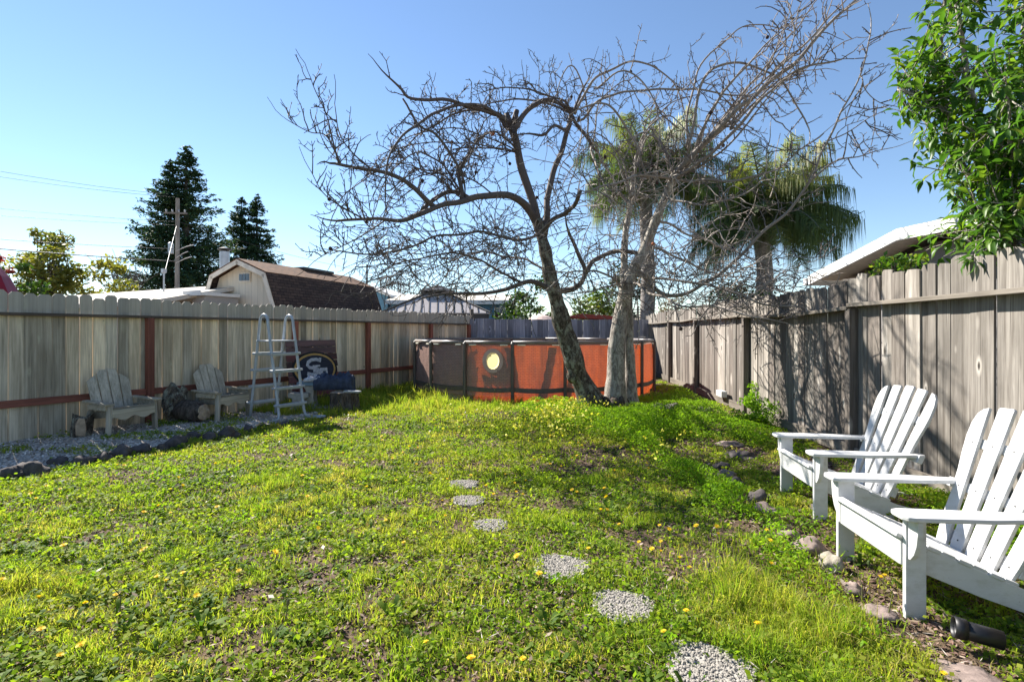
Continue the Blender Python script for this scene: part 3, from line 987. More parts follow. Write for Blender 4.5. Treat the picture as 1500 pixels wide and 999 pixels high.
def build_bench():
    t = thing('stone_bench', 'small concrete bench with blue-grey top beneath a heap of dark cloth', 'bench', (-3.30, 9.02, 0), rad(8))
    b = MB(); b.box((0, 0, .44), (.86, .36, .065)); b.build('seat', M['blue_slab'], t, bevel=.015)
    for x in (-.22, .27):
        b = MB()
        ol = [(-.12, 0), (.12, 0), (.115, .05), (.07, .11), (.055, .22), (.07, .33), (.12, .405), (-.12, .405), (-.07, .33), (-.055, .22), (-.07, .11), (-.115, .05)]
        b.prism(ol, .26, Matrix.Translation((x, 0, 0)) @ MX.to_4x4()); b.build('leg', M['concrete'], t, bevel=.008)
    b = MB(); b.box((.02, 0, -.0), (.95, .34, .07)); b.build('base', M['concrete'], t, bevel=.01)
    # second low block
    p = Vector((-3.66, 8.85, 0))
    t2 = thing('concrete_block', 'low pale concrete block half hidden behind the ladder', 'block', p, rad(5))
    b = MB(); b.prism([(-.16, 0), (.16, 0), (.15, .03), (.10, .06), (.10, .2), (.17, .22), (.17, .29), (-.17, .29), (-.17, .22), (-.10, .2), (-.10, .06), (-.15, .03)], .24, MX.to_4x4()); b.build('body', M['concrete'], t2, bevel=.008)
    # crumpled cloth
    def cloth(name, cx, cy, cz, L, Wd, hgt, seed, mat, label, drape):
        mb = MB(); n, m = 34, 22; vs, fs = [], []
        for i in range(n):
            for j in range(m):
                u, v = i / (n - 1) * 2 - 1, j / (m - 1) * 2 - 1
                x, y = u * L / 2, v * Wd / 2
                nz = mnoise.noise(Vector((x * 7 + seed, y * 8, 0))) * .6 + mnoise.noise(Vector((x * 17, y * 19 + seed, 3))) * .35
                rid = abs(mnoise.noise(Vector((x * 9 + y * 4 + seed, y * 7 - x * 3, 7)))) + .6 * abs(mnoise.noise(Vector((x * 20, y * 22 + seed, 1))))
                z = hgt * max(0, (1 - u * u) * (1 - v * v)) ** .3 * (.25 + .5 * max(nz, -.4) + 1.5 * rid) + .012
                if u > .72: z -= drape * (u - .72) / .28; x -= (u - .72) * L * .25
                if v < -.8: z -= .5 * drape * (-.8 - v) / .2; y += (-.8 - v) * Wd * .25
                vs.append((x + .06 * nz + .03 * mnoise.noise(Vector((y * 9, seed, u))), y + .05 * nz, z))
        for i in range(n - 1):
            for j in range(m - 1):
                a = i * m + j; fs.append((a, a + m, a + m + 1, a + 1))
        mb.add(vs, fs)
        o = mb.build(name, mat, smooth=True); o.location = (cx, cy, cz); o.rotation_euler = (0, 0, rad(8))
        md = o.modifiers.new('Solid', 'SOLIDIFY'); md.thickness = .008
        tag(o, label, 'cloth')
    cloth('crumpled_cloth', -3.08, 9.02, 0.475, .74, .42, .115, 2.2, M['navy'], 'dark navy cloth heaped over the right end of the bench', .30)
    cloth('crumpled_cloth', -3.46, 8.93, .475, .30, .26, .09, 8.1, M['emblem_white'], 'small crumpled white cloth on the left of the bench top', .02)


build_bench()


def build_logs():
    # stump
    t = thing('tree_stump', 'short sawn stump with ridged dark bark before the bench', 'stump', (-2.86, 8.72, 0), 0)
    mb = MB(); n = 40; vs, fs = [], []
    hs = [(-.02, 1.16), (.06, 1.08), (.15, 1.0), (.25, .98), (.315, .97)]
    for z, k in hs:
        for i in range(n):
            a = 2 * math.pi * i / n
            r = .225 * k * (1 + .07 * math.sin(7 * a + .5) + .04 * math.sin(13 * a)) + .012 * mnoise.noise(Vector((math.cos(a) * 4, math.sin(a) * 4, z * 9)))
            vs.append((r * math.cos(a), r * math.sin(a), z))
    for j in range(len(hs) - 1):
        for i in range(n): fs.append((j * n + i, j * n + (i + 1) % n, (j + 1) * n + (i + 1) % n, (j + 1) * n + i))
    mb.add(vs, fs); mb.build('bark', M['bark_dark'], t)
    b = MB(); b.add([(v[0] * .985, v[1] * .985, .318) for v in vs[-n:]] + [(v[0] * .985, v[1] * .985, .31) for v in vs[-n:]], [tuple(range(n))] + [(i, n + i, n + (i + 1) % n, (i + 1) % n) for i in range(n)])
    b.build('cut_face', M['log_end'], t)
    mb = MB(); mb.prism([(-.14, -.05), (.10, -.07), (.16, 0), (.11, .06), (-.1, .06)], .03, Matrix.Identity(4))
    o = mb.build('flat_stone', M['straw_board'], bevel=.006); o.location = (-2.70, 8.62, .336); o.rotation_euler = (0, rad(4), rad(20))
    tag(o, 'thin grey flat stone resting on the right rim of the stump', 'stone')

    def rock_mesh(mb, c, sx, sy, sz, seed, rough=.35, rotz=0, n=3):
        bm = bmesh.new(); bmesh.ops.create_icosphere(bm, subdivisions=n, radius=1)
        vs = []
        for v in bm.verts:
            p = v.co.copy()
            k = 1 + rough * mnoise.noise(p * 1.3 + Vector((seed, seed * .7, 1))) + rough * .5 * mnoise.noise(p * 3.1 + Vector((seed, 2, seed)))
            p = Vector((p.x * sx, p.y * sy, p.z * sz)) * k
            vs.append(Matrix.Rotation(rotz, 3, 'Z') @ p + Vector(c))
        mb.add(vs, [[v.index for v in f.verts] for f in bm.faces]); bm.free()
    globals()['rock_mesh'] = rock_mesh
    # small upright log chunk
    t = thing('log_chunk', 'small upright brown log chunk left of the grey armchair', 'log', (-5.44, 6.47, 0), .3)
    mb = MB(); vs, fs = [], []; n = 28
    for jz, z in enumerate((-.02, .05, .12, .19, .25, .285)):
        for k in range(n):
            a = 2 * math.pi * k / n
            r = .112 * (1 + .22 * mnoise.noise(Vector((math.cos(a) * 1.7, math.sin(a) * 1.7, z * 5))) + .10 * mnoise.noise(Vector((math.cos(a) * 6, math.sin(a) * 6, z * 9))))
            vs.append((r * math.cos(a) + .06 * z, r * math.sin(a) * .8, z + (.04 * math.sin(2 * a + 1) + .03 * mnoise.noise(Vector((math.cos(a) * 4, math.sin(a) * 4, 0))) if jz == 5 else 0)))
    for j2 in range(5):
        for k in range(n): fs.append((j2 * n + k, j2 * n + (k + 1) % n, (j2 + 1) * n + (k + 1) % n, (j2 + 1) * n + k))
    fs.append(tuple(5 * n + k for k in range(n)))
    mb.add(vs, fs); mb.build('bark', M['bark_moss'], t)
    mb = MB(); mb.prism([(-.05, .05), (.045, .03), (.055, .12), (.04, .25), (-.02, .27), (-.055, .18)], .02, Matrix.Translation((.03, -.088, 0)) @ Matrix.Rotation(.2, 4, 'Z') @ MX.to_4x4()); mb.build('split_face', M['log_end'], t, bevel=.008)
    # large fallen log pieces
    t = thing('split_log', 'dark fallen log with pale broken end between the two grey armchairs', 'log', (-4.72, 7.58, 0), math.atan2(-.25, .97))
    t.scale = (.88, .88, .85)
    mb = MB(); pts = [(-.34, 0, .20), (-.15, 0, .20), (.05, 0, .19), (.24, -.01, .17)]
    mb.tube(pts, [.15, .20, .19, .155], 20); ob = mb.build('bark', M['bark_dark'], t, smooth=True)
    md = ob.modifiers.new('Sub', 'SUBSURF'); md.levels = 2; md.render_levels = 2
    mb = MB(); rock_mesh(mb, (.255, -.02, .18), .045, .115, .125, 1.9, .5); mb.build('broken_end', M['log_end'], t)
    t = thing('root_chunk', 'upright dark root chunk leaning on the fence beside the fallen log', 'log', (-5.02, 7.62, 0), .4)
    mb = MB(); rock_mesh(mb, (0, 0, .24), .15, .13, .27, 5.5, .5); rock_mesh(mb, (.1, .02, .40), .06, .05, .12, 9.5, .5); mb.build('bark', M['bark_moss'], t)


build_logs()

# ------------------------------------------------------------------ rocks
ORD = ['first', 'second', 'third', 'fourth', 'fifth', 'sixth', 'seventh', 'eighth', 'ninth', 'tenth', 'eleventh', 'twelfth', 'thirteenth', 'fourteenth', 'fifteenth', 'sixteenth', 'seventeenth', 'eighteenth', 'nineteenth', 'twentieth']


ROCK_P = []


def rock(px, py, w, mat, label, group, hk=.55, seed=0, dk=.8):
    p = at_ground(px, py) if isinstance(px, (int, float)) else px
    ROCK_P.append((p.x, p.y, w))
    mb = MB(); rock_mesh(mb, (0, 0, 0), w / 2, w * dk / 2, w * hk, seed, .55, R.uniform(0, 3), 3)
    o = mb.build('rock', mat, smooth=True)
    o.location = (p.x, p.y, gzf(p.x, p.y) + w * hk * .16)
    tag(o, label, 'rock', group)
    return o


edge_px = [(18, 703, .30), (52, 697, .26), (88, 684, .27), (120, 680, .28), (148, 674, .22), (178, 667, .30), (207, 662, .26), (234, 656, .24), (259, 652, .26), (283, 645, .2), (308, 641, .30), (338, 636, .28), (362, 630, .26), (386, 625, .2), (412, 621, .2)]
for i, (a, b, w) in enumerate(edge_px):
    rock(a + R.uniform(-4, 4), b + R.uniform(-3, 3), w * R.uniform(.62, .9), M['rock'], f'{ORD[i]} dark edging rock along the chip bed, counting from the left photo edge', 'dark edging rocks by the left chip bed', R.uniform(.32, .46), 3.1 * i + .4)
for i in range(7):   # the row goes on out of the frame
    y = 4.2 - .3 * i
    p = Vector((float(np.interp(y, edge_y, edge_x)), y, 0))
    rock(p, None, .3, M['rock'], f'dark edging rock outside the photo, {ORD[i]} past its left edge', 'dark edging rocks by the left chip bed', .42, 3.1 * i + 70)
right_rocks = [
    (965, 620, .34, 'rock', 'dark round boulder right of the bare tree trunk', .5),
    (988, 606, .30, 'rock', 'grey rounded rock behind the boulder near the tree', .42),
    (1008, 607, .30, 'rock_tan', 'pale brown flat rock, middle of three near the pool path', .3),
    (1034, 609, .32, 'rock', 'low brown rock nearest the fence, right of the pale flat rock', .36),
    (1085, 668, .40, 'rock', 'long flat slab in the path left of the white chairs', .12),
    (1068, 655, .36, 'rock_tan', 'flat brown slab touching the far end of the path slab', .12),
    (1057, 684, .2, 'rock', 'small grey stone left of the far white chair, farthest of its row', .3),
    (1066, 696, .2, 'rock_tan', 'small reddish stone second in the row by the chairs', .3),
    (1078, 706, .18, 'rock', 'small grey stone third in the row by the chairs', .3),
    (1110, 735, .2, 'rock', 'dark grey stone just above the flat reddish stone in the row', .4),
    (1120, 749, .22, 'rock_tan', 'flat reddish stone left of the far chair front legs', .22),
    (1157, 784, .16, 'rock_tan', 'small mauve stone above the broad pinkish stone', .25),
    (1185, 803, .22, 'rock_tan', 'broad pinkish stone left of the near white chair', .3),
    (1220, 829, .185, 'rock_pale', 'pale buff stone below the near white chair arm', .4),
    (1251, 863, .13, 'rock_tan', 'small brown stone below the pale buff stone', .35),
    (1290, 897, .17, 'rock_tan', 'brown stone half in grass beside the near chair leg', .25),
    (1432, 992, .3, 'rock_tan', 'flat reddish slab at the lower right corner below the black pipe', .1),
    (1196, 747, .15, 'rock', 'dark stone between the far chair front legs', .3),
]
for i, (a, b, w, m, lab, hk) in enumerate(right_rocks):
    rock(a, b, w * .86, M[m], lab, 'stones along the path by the white chairs', hk, 11.7 * i + 2)

# pebble stepping stones
slab_lab = ['farthest pebbled stepping stone, half overgrown', 'pebbled stepping stone second from the tree end, pale and round',
            'pebbled stepping stone third from the tree end, small oval', 'wide pebbled stepping stone third from the bottom of the photo', 'bright pebbled stepping stone second from the bottom of the photo', 'nearest pebbled stepping stone, cut by the bottom edge']
for (p, r), lab in zip(STONE_P, slab_lab):
    t = thing('stepping_stone', lab, 'stepping stone', (p.x, p.y, gzf(p.x, p.y)), 0, 'pebbled stepping stones')
    mb = MB(); mb.lathe([(r * .9, -.02), (r, .0), (r * .98, .012)], 28); mb.build('slab', M['concrete'], t)
    mb = MB()
    n = int(900 * r * r / .03)
    n = min(int(n * 1.9), 1400)
    for k in range(n):
        a = R.uniform(0, 6.283); q = r * math.sqrt(R.random()) * (.98 + .12 * math.sin(3 * a + r * 50))
        s = R.uniform(.004, .0095)
        c = Vector((q * math.cos(a), q * math.sin(a), .012 + R.uniform(0, .006)))
        ang = R.uniform(0, 3.14); e = R.uniform(.6, 1)
        vs = [(1, 0, 0), (.5, .75 * e, .1), (-.5, .7 * e, 0), (-1, 0, 0), (-.5, -.75 * e, 0), (.5, -.7 * e, .05), (.35, .25, .55), (-.4, .2, .6), (0, -.35, .55)]
        Rm = Matrix.Rotation(ang, 3, 'Z') @ Matrix.Rotation(R.gauss(0, .3), 3, 'X')
        mb.add([c + Rm @ (Vector(v) * s) for v in vs], [(0, 1, 6), (1, 2, 7, 6), (2, 3, 7), (3, 4, 8, 7), (4, 5, 8), (5, 0, 6, 8), (6, 7, 8)])
    mb.build('pebble_topping', M['pebble'], t, smooth=True)

# black drain pipe bottom right
t = thing('drain_pipe', 'short black plastic drain pipe lying in the weeds, lower right', 'pipe', (1.98, 2.18, .065), 0)
b = MB(); d = Vector((.86, -.45, -.10)).normalized(); o = Vector((-.06, .03, .0))
b.tube([o, o + d * .15], .038, 18, cap=False); b.build('barrel', M['black_plastic'], t, smooth=True)
b = MB(); b.tube([o - d * .012, o + d * .03], .044, 18, cap=False); b.build('collar', M['black_plastic'], t, smooth=True)
for ch in t.children:
    md = ch.modifiers.new('Solid', 'SOLIDIFY'); md.thickness = .005
mb = MB(); mb.box((0, 0, .055), (.30, .10, .11)); o = mb.build('white_brick', M['white'], bevel=.008)
p = R0 + RD * 9.35 + Vector((-.10, 0, 0)); o.location = (p.x, p.y, .16); o.rotation_euler = (0, 0, math.atan2(RD.y, RD.x))
tag(o, 'white painted block sitting on the kick board of the board fence', 'block')

# ------------------------------------------------------------------ bare fruit tree
def smooth_poly(pts, per=5):
    """Catmull-Rom through the points"""
    P = [Vector(p) for p in pts]
    P = [P[0] * 2 - P[1]] + P + [P[-1] * 2 - P[-2]]
    out = []
    for i in range(1, len(P) - 2):
        for k in range(per):
            t = k / per
            a, b, c, d = P[i - 1], P[i], P[i + 1], P[i + 2]
            out.append(.5 * ((2 * b) + (c - a) * t + (2 * a - 5 * b + 4 * c - d) * t * t + (3 * b - a - 3 * c + d) * t ** 3))
    out.append(P[-2])
    return out


def wob(pts, amp, sc, seed):
    return [p + Vector((mnoise.noise(p * sc + Vector((seed, 0, 0))), mnoise.noise(p * sc + Vector((0, seed, 5))), mnoise.noise(p * sc + Vector((3, 1, seed))))) * amp for p in pts]


def limb(mb, pxs, r0, r1, n=10, per=5, tone=.4, amp=.03):
    pts = smooth_poly([W(*p) for p in pxs], per)
    pts = [pts[0]] + wob(pts[1:], amp, 2.2, len(mb.v) * .01)
    m = len(pts)
    rr = [r0 + (r1 - r0) * (i / (m - 1)) ** .85 for i in range(m)]
    if r0 > .06: rr = [r * (1 + .10 * mnoise.noise(p * 4)) for r, p in zip(rr, pts)]
    mb.tube(pts, rr, n, rnd=tone)
    return pts, rr


def twig(mb, p, d, length, r0, r1, droop, tone, n=4, jit=.16, step=.07):
    """a shoot that bends with droop; returns its points and directions"""
    m = max(3, int(length / step))
    pts = [p]; ds = []
    for k in range(m):
        d = (d + Vector((R.gauss(0, jit), R.gauss(0, jit), R.gauss(0, jit) + droop))).normalized()
        p = p + d * (length / m); pts.append(p); ds.append(d)
    rr = [r0 + (r1 - r0) * k / m for k in range(m + 1)]
    mb.tube(pts, rr, n, cap=False, rnd=min(1, max(0, tone + R.gauss(0, .12))))
    return pts, ds


def rdir(up=0.0):
    v = Vector((R.gauss(0, 1), R.gauss(0, 1), R.gauss(0, 1) + up))
    return v.normalized()


FRUIT_P = []


def clothe(mb, pts, rr, dens, lmin, lmax, tone, up=.0, droop=0.0, start=.0, spur=1.0, lvl=2):
    """side shoots and spurs along a limb"""
    L = 0.0
    acc = R.random() / dens
    total = sum((b - a).length for a, b in zip(pts, pts[1:]))
    for i in range(len(pts) - 1):
        a, b = pts[i], pts[i + 1]; seg = (b - a).length
        tdir = (b - a).normalized()
        while acc < seg:
            if (L + acc) / total >= start:
                q = a + tdir * acc
                side = rdir(up); side = (side - tdir * side.dot(tdir) * .8).normalized()
                d = (side + tdir * R.uniform(.0, .7) + Vector((0, 0, up * .35))).normalized()
                ln = R.uniform(lmin, lmax) * (1 - .3 * (L + acc) / total)
                tp, td = twig(mb, q, d, ln, R.uniform(.0065, .0105), .0042, droop + R.gauss(0, .05), tone, 4)
                if lvl > 1:
                    for j in range(1, len(tp) - 1):
                        for _ in range(1 + (R.random() < .5)):
                            if R.random() < .75 * spur:
                                s2 = (rdir(.3) + td[j] * .8).normalized()
                                l2 = R.uniform(.03, .09) if R.random() < .8 else R.uniform(.12, .32)
                                t2, d2 = twig(mb, tp[j], s2, l2, .0055, .0040, .08, tone, 3, .22, .04)
                                if l2 > .12:
                                    for jj in range(1, len(t2) - 1):
                                        if R.random() < .6:
                                            twig(mb, t2[jj], (rdir(.3) + d2[jj] * .6).normalized(), R.uniform(.03, .07), .0048, .0038, .1, tone, 3, .2, .03)
                                if R.random() < .006: FRUIT_P.append(t2[-1])
                if R.random() < .05: FRUIT_P.append(tp[-1])
            acc += R.expovariate(dens) * .7 + .3 / dens
        acc -= seg; L += seg


def bare_tree():
    t = thing('fruit_tree', 'gnarled leafless fruit tree with several trunks, in front of the orange pool', 'tree', (TREE.x, TREE.y, gzf(TREE.x, TREE.y)))
    off = Vector(t.location)
    tr = MB()
    # leaning mossy trunk
    A = []
    p1, r1 = limb(tr, [(882, 618, 8.42), (866, 590, 8.38), (852, 558, 8.35), (838, 520, 8.3), (825, 480, 8.3), (815, 440, 8.3), (806, 400, 8.32), (797, 358, 8.35), (786, 322, 8.4)], .20, .088, 18, 8)
    mb = MB(); mb.tube(p1, [r * (1 + .5 * max(0, .22 - i / len(p1)) / .22) * (1 + .20 * mnoise.noise(p * 5.5)) for i, (p, r) in enumerate(zip(p1, r1))], 24)
    rock_mesh(mb, W(838, 548, 8.27), .085, .09, .13, 4.4, .35)
    def part(name, mb, m, smooth=True):
        o = mb.build(name, m, t, smooth=smooth)
        o.location = -off
        return o
    part('leaning_trunk', mb, M['bark_moss'])
    mb = MB()
    p2, r2 = limb(MB(), [(902, 616, 8.45), (902, 580, 8.45), (902, 530, 8.46), (906, 480, 8.48), (912, 445, 8.5), (922, 410, 8.5), (936, 380, 8.5), (950, 350, 8.48), (962, 322, 8.4), (975, 290, 8.3), (984, 264, 8.2)], .17, .052, 18, 6)
    mb.tube(p2, [r * (1 + .55 * max(0, .16 - i / len(p2)) / .16) * (1 + .10 * mnoise.noise(p * 4.5)) for i, (p, r) in enumerate(zip(p2, r2))], 20)
    part('pale_trunk', mb, M['bark_pale'])
    mb = MB()
    p3, r3 = limb(MB(), [(925, 616, 8.62), (922, 570, 8.62), (921, 520, 8.62), (922, 470, 8.62), (920, 440, 8.58), (914, 400, 8.6), (916, 350, 8.7), (923, 300, 8.8), (926, 255, 8.9)], .115, .035, 14, 6)
    mb.tube(p3, [r * (1 + .8 * max(0, .15 - i / len(p3)) / .15) * (1 + .12 * mnoise.noise(p * 5)) for i, (p, r) in enumerate(zip(p3, r3))], 14)
    part('thin_rear_trunk', mb, M['bark_pale'])
    mb = MB()
    for k in range(9):
        a = k * .7
        rock_mesh(mb, TREE + Vector((-.02 + .20 * math.cos(a), .06 + .17 * math.sin(a), .09)), .13, .12, .20, k * 3.3, .5)
    part('root_flare', mb, M['bark_dark'])
    # main limbs: (points, r0, r1, material group)
    left = [
        ([(787, 326, 8.4), (775, 285, 8.35), (765, 245, 8.3), (757, 210, 8.3), (748, 178, 8.3)], .072, .055),
        ([(797, 345, 8.35), (801, 300, 8.5), (810, 255, 8.65), (823, 215, 8.75), (836, 180, 8.8), (838, 160, 8.8)], .058, .035),
        ([(788, 330, 8.4), (772, 304, 8.2), (752, 288, 7.95), (722, 285, 7.7), (685, 293, 7.5), (645, 303, 7.3), (612, 316, 7.1), (585, 326, 7.0), (545, 322, 6.9), (496, 324, 6.8)], .074, .016),
        ([(640, 303, 7.3), (615, 285, 7.1), (585, 265, 7.0), (550, 252, 6.9), (495, 241, 6.8)], .040, .020),
        ([(690, 292, 7.5), (660, 282, 7.6), (640, 290, 7.5), (620, 310, 7.4)], .035, .03),
        ([(676, 292, 7.5), (675, 270, 7.5), (674, 255, 7.5), (682, 238, 7.45), (684, 232, 7.45)], .032, .026),
        ([(752, 190, 8.3), (765, 172, 8.4), (778, 156, 8.5), (798, 147, 8.6), (818, 150, 8.7), (836, 166, 8.8), (846, 185, 8.9), (866, 215, 9.0)], .048, .028),
        ([(747, 182, 8.3), (725, 168, 8.1), (690, 156, 7.8), (650, 149, 7.5), (605, 144, 7.2), (588, 128, 7.1), (568, 110, 7.0)], .042, .012),
        ([(747, 182, 8.3), (715, 158, 8.0), (680, 156, 7.7), (640, 168, 7.3), (605, 188, 7.0), (580, 210, 6.8), (566, 240, 6.7), (565, 290, 6.7)], .03, .010),
        ([(747, 182, 8.3), (720, 165, 8.6), (690, 160, 8.8), (650, 176, 9.0), (610, 200, 9.2), (580, 228, 9.3)], .028, .010),
        ([(590, 145, 7.1), (615, 185, 7.1), (640, 200, 7.2), (670, 240, 7.3), (682, 268, 7.4)], .014, .02),
        ([(838, 168, 8.8), (800, 150, 9.2), (760, 146, 9.5), (720, 150, 9.8), (690, 162, 10)], .022, .010),
        ([(838, 162, 8.8), (826, 146, 8.5), (790, 136, 8.2), (755, 130, 8.0), (718, 131, 7.8)], .022, .008),
        ([(840, 165, 8.8), (852, 135, 8.9), (862, 118, 9.0), (868, 100, 9.0)], .025, .008),
        ([(836, 175, 8.8), (826, 188, 8.4), (812, 184, 8.2), (800, 196, 8.1), (786, 196, 8.1)], .028, .02),
        ([(810, 425, 8.3), (795, 418, 8.2), (770, 416, 8.0), (735, 424, 7.7), (700, 431, 7.4), (655, 430, 7.2), (620, 438, 7.0)], .052, .012),
        ([(770, 416, 8.0), (740, 400, 7.8), (700, 380, 7.5), (650, 372, 7.3), (600, 380, 7.1), (560, 400, 7.0)], .02, .008),
        ([(805, 400, 8.3), (780, 385, 8.9), (745, 375, 9.4), (700, 370, 9.8), (650, 385, 10.1), (600, 410, 10.3)], .024, .008),
        ([(815, 430, 8.3), (838, 424, 8.25), (852, 412, 8.2), (856, 395, 8.2), (846, 374, 8.15), (838, 352, 8.1), (832, 335, 8.0)], .052, .022),
        ([(858, 400, 8.2), (868, 380, 8.3), (888, 372, 8.4), (920, 369, 8.5), (950, 372, 8.55)], .04, .035),
        ([(792, 340, 8.38), (770, 350, 8.0), (740, 350, 7.7), (700, 340, 7.4), (650, 345, 7.1), (600, 362, 6.9), (545, 372, 6.8), (490, 368, 6.7)], .026, .009),
        ([(792, 340, 8.38), (815, 318, 8.0), (830, 310, 7.7), (842, 300, 7.4), (850, 280, 7.2)], .038, .03),
        ([(497, 241, 6.8), (490, 210, 6.7), (480, 180, 6.6), (468, 150, 6.5), (458, 115, 6.4)], .014, .005),
        ([(500, 243, 6.8), (480, 200, 6.9), (455, 194, 6.9), (420, 176, 6.8)], .011, .005),
        ([(550, 252, 6.9), (520, 230, 6.8), (500, 200, 6.7), (493, 150, 6.6)], .012, .005),
        ([(545, 322, 6.9), (510, 310, 6.8), (480, 290, 6.7), (455, 258, 6.6)], .011, .005),
        ([(565, 322, 7.0), (530, 345, 6.9), (500, 362, 6.8), (468, 380, 6.7)], .012, .005),
    ]
    right = [
        ([(984, 264, 8.2), (1000, 245, 8.0), (1035, 205, 7.7), (1070, 172, 7.4), (1105, 140, 7.2), (1145, 108, 7.0), (1185, 70, 6.8), (1225, 30, 6.6), (1262, -8, 6.5)], .050, .014),
        ([(984, 264, 8.2), (1015, 232, 8.2), (1060, 190, 8.1), (1100, 150, 8.0), (1140, 100, 7.9), (1180, 60, 7.8), (1215, 28, 7.7), (1240, -5, 7.6)], .034, .010),
        ([(980, 270, 8.2), (1020, 240, 7.8), (1070, 200, 7.4), (1110, 155, 7.1), (1150, 120, 6.9), (1195, 98, 6.7), (1235, 85, 6.6)], .032, .010),
        ([(1000, 248, 8.0), (1012, 200, 7.8), (1022, 150, 7.6), (1040, 110, 7.5), (1062, 96, 7.4), (1090, 94, 7.4), (1125, 105, 7.3), (1160, 140, 7.2), (1180, 180, 7.2)], .026, .010),
        ([(1005, 215, 7.8), (1010, 150, 7.9), (1030, 100, 8.0), (1065, 60, 8.0), (1090, 38, 8.0), (1120, 32, 8.0), (1150, 45, 8.0)], .018, .007),
        ([(930, 390, 8.5), (960, 425, 8.2), (1000, 432, 7.9), (1050, 402, 7.6), (1095, 362, 7.3), (1130, 330, 7.1), (1165, 295, 6.9), (1190, 262, 6.8), (1205, 215, 6.7), (1230, 165, 6.6), (1258, 115, 6.5), (1275, 55, 6.4)], .036, .008),
        ([(1190, 262, 6.8), (1225, 240, 6.7), (1260, 228, 6.6), (1312, 214, 6.5)], .016, .005),
        ([(1205, 215, 6.7), (1235, 200, 6.7), (1265, 180, 6.6), (1288, 168, 6.6)], .010, .004),
        ([(1262, 112, 6.5), (1275, 130, 6.4), (1290, 150, 6.4), (1312, 158, 6.3)], .008, .004),
        ([(984, 264, 8.2), (950, 258, 7.8), (920, 262, 7.5), (890, 272, 7.3), (865, 280, 7.2)], .026, .012),
        ([(950, 262, 7.8), (935, 220, 7.6), (918, 180, 7.5), (900, 158, 7.4), (880, 150, 7.4), (858, 160, 7.4)], .020, .012),
        ([(866, 215, 9.0), (872, 240, 8.6), (880, 262, 8.2), (892, 290, 7.9), (900, 310, 7.8)], .02, .01),
        ([(842, 168, 8.8), (862, 126, 8.7), (890, 106, 8.6), (922, 92, 8.5), (955, 98, 8.5), (980, 112, 8.5), (1000, 150, 8.4), (1006, 190, 8.4)], .024, .008),
        ([(846, 178, 8.8), (880, 150, 8.4), (930, 132, 8.0), (990, 130, 7.8), (1050, 134, 7.6), (1100, 148, 7.4), (1150, 180, 7.2)], .022, .008),
        ([(870, 130, 8.6), (905, 108, 8.2), (940, 118, 8.0), (958, 150, 7.9), (962, 190, 7.9), (965, 240, 7.9)], .016, .008),
        ([(985, 264, 8.2), (1020, 262, 7.9), (1060, 268, 7.6), (1100, 262, 7.4), (1150, 240, 7.2), (1190, 205, 7.0)], .026, .008),
        ([(975, 285, 8.3), (1010, 300, 7.8), (1050, 296, 7.4), (1095, 280, 7.1), (1120, 250, 7.0), (1132, 205, 7.0)], .020, .007),
        ([(962, 322, 8.4), (1000, 336, 8.7), (1050, 360, 9.1), (1100, 378, 9.4), (1150, 400, 9.6)], .024, .008),
        ([(946, 360, 8.5), (980, 372, 8.9), (1040, 398, 9.2), (1100, 410, 9.5), (1160, 432, 9.7)], .026, .008),
        ([(925, 405, 8.5), (960, 408, 8.0), (1010, 415, 7.5), (1060, 424, 7.1), (1110, 440, 6.8), (1160, 446, 6.6), (1205, 446, 6.5)], .026, .007),
        ([(920, 412, 8.5), (955, 430, 7.6), (1000, 445, 7.0), (1060, 452, 6.6), (1110, 462, 6.3), (1140, 470, 6.2)], .022, .006),
        ([(1020, 415, 7.5), (1070, 400, 7.2), (1120, 382, 7.0), (1175, 376, 6.9), (1212, 374, 6.9)], .012, .004),
        ([(915, 425, 8.5), (890, 405, 8.1), (865, 395, 7.8), (840, 398, 7.6), (815, 412, 7.4)], .022, .008),
        ([(916, 415, 8.5), (890, 420, 8.0), (860, 428, 7.6), (830, 432, 7.4)], .018, .007),
        ([(920, 300, 8.8), (900, 270, 8.9), (880, 235, 9.0), (868, 215, 9.0)], .022, .014),
        ([(926, 258, 8.9), (935, 220, 9.1), (955, 180, 9.3), (985, 150, 9.5), (1020, 140, 9.6)], .022, .008),
        ([(1105, 140, 7.2), (1140, 60, 7.2), (1160, 5, 7.2)], .010, .005),
        ([(1145, 108, 7.0), (1160, 60, 6.9), (1170, 20, 6.9), (1180, -15, 6.9)], .010, .005),
    ]
    for k in range(8):     # long straight whips that rise from the pale trunk to the upper right
        ex, ey = R.uniform(1090, 1285), R.uniform(-30, 120)
        sx, sy, sY = R.choice(((984, 264, 8.2), (1005, 245, 8.0), (975, 285, 8.3), (1040, 205, 7.7), (1070, 190, 7.6)))
        eY = R.uniform(6.4, 8.6)
        b1 = R.uniform(-25, 25)
        right.append(([(sx, sy, sY), (sx + (ex - sx) * .35 + b1 * .6, sy + (ey - sy) * .33 + b1, sY + (eY - sY) * .35), (sx + (ex - sx) * .7, sy + (ey - sy) * .68 + b1, sY + (eY - sY) * .7), (ex, ey, eY)], R.uniform(.016, .026), .006))
    for k in range(11):     # arching shoots over the middle of the crown
        sx, sy, sY = R.choice(((930, 255, 8.6), (984, 264, 8.2), (926, 300, 8.8), (866, 215, 9.0)))
        w0, h0 = R.uniform(50, 150) * R.choice((-1, 1, 1)), R.uniform(40, 120)
        eY = sY + R.uniform(-1.2, 1.2)
        right.append(([(sx, sy, sY), (sx + w0 * .2, sy - h0 * .75, sY + (eY - sY) * .3), (sx + w0 * .55, sy - h0, sY + (eY - sY) * .6), (sx + w0 * .9, sy - h0 * .55, sY + (eY - sY) * .85), (sx + w0 * 1.05, sy - h0 * .0, eY)], R.uniform(.012, .020), .006))
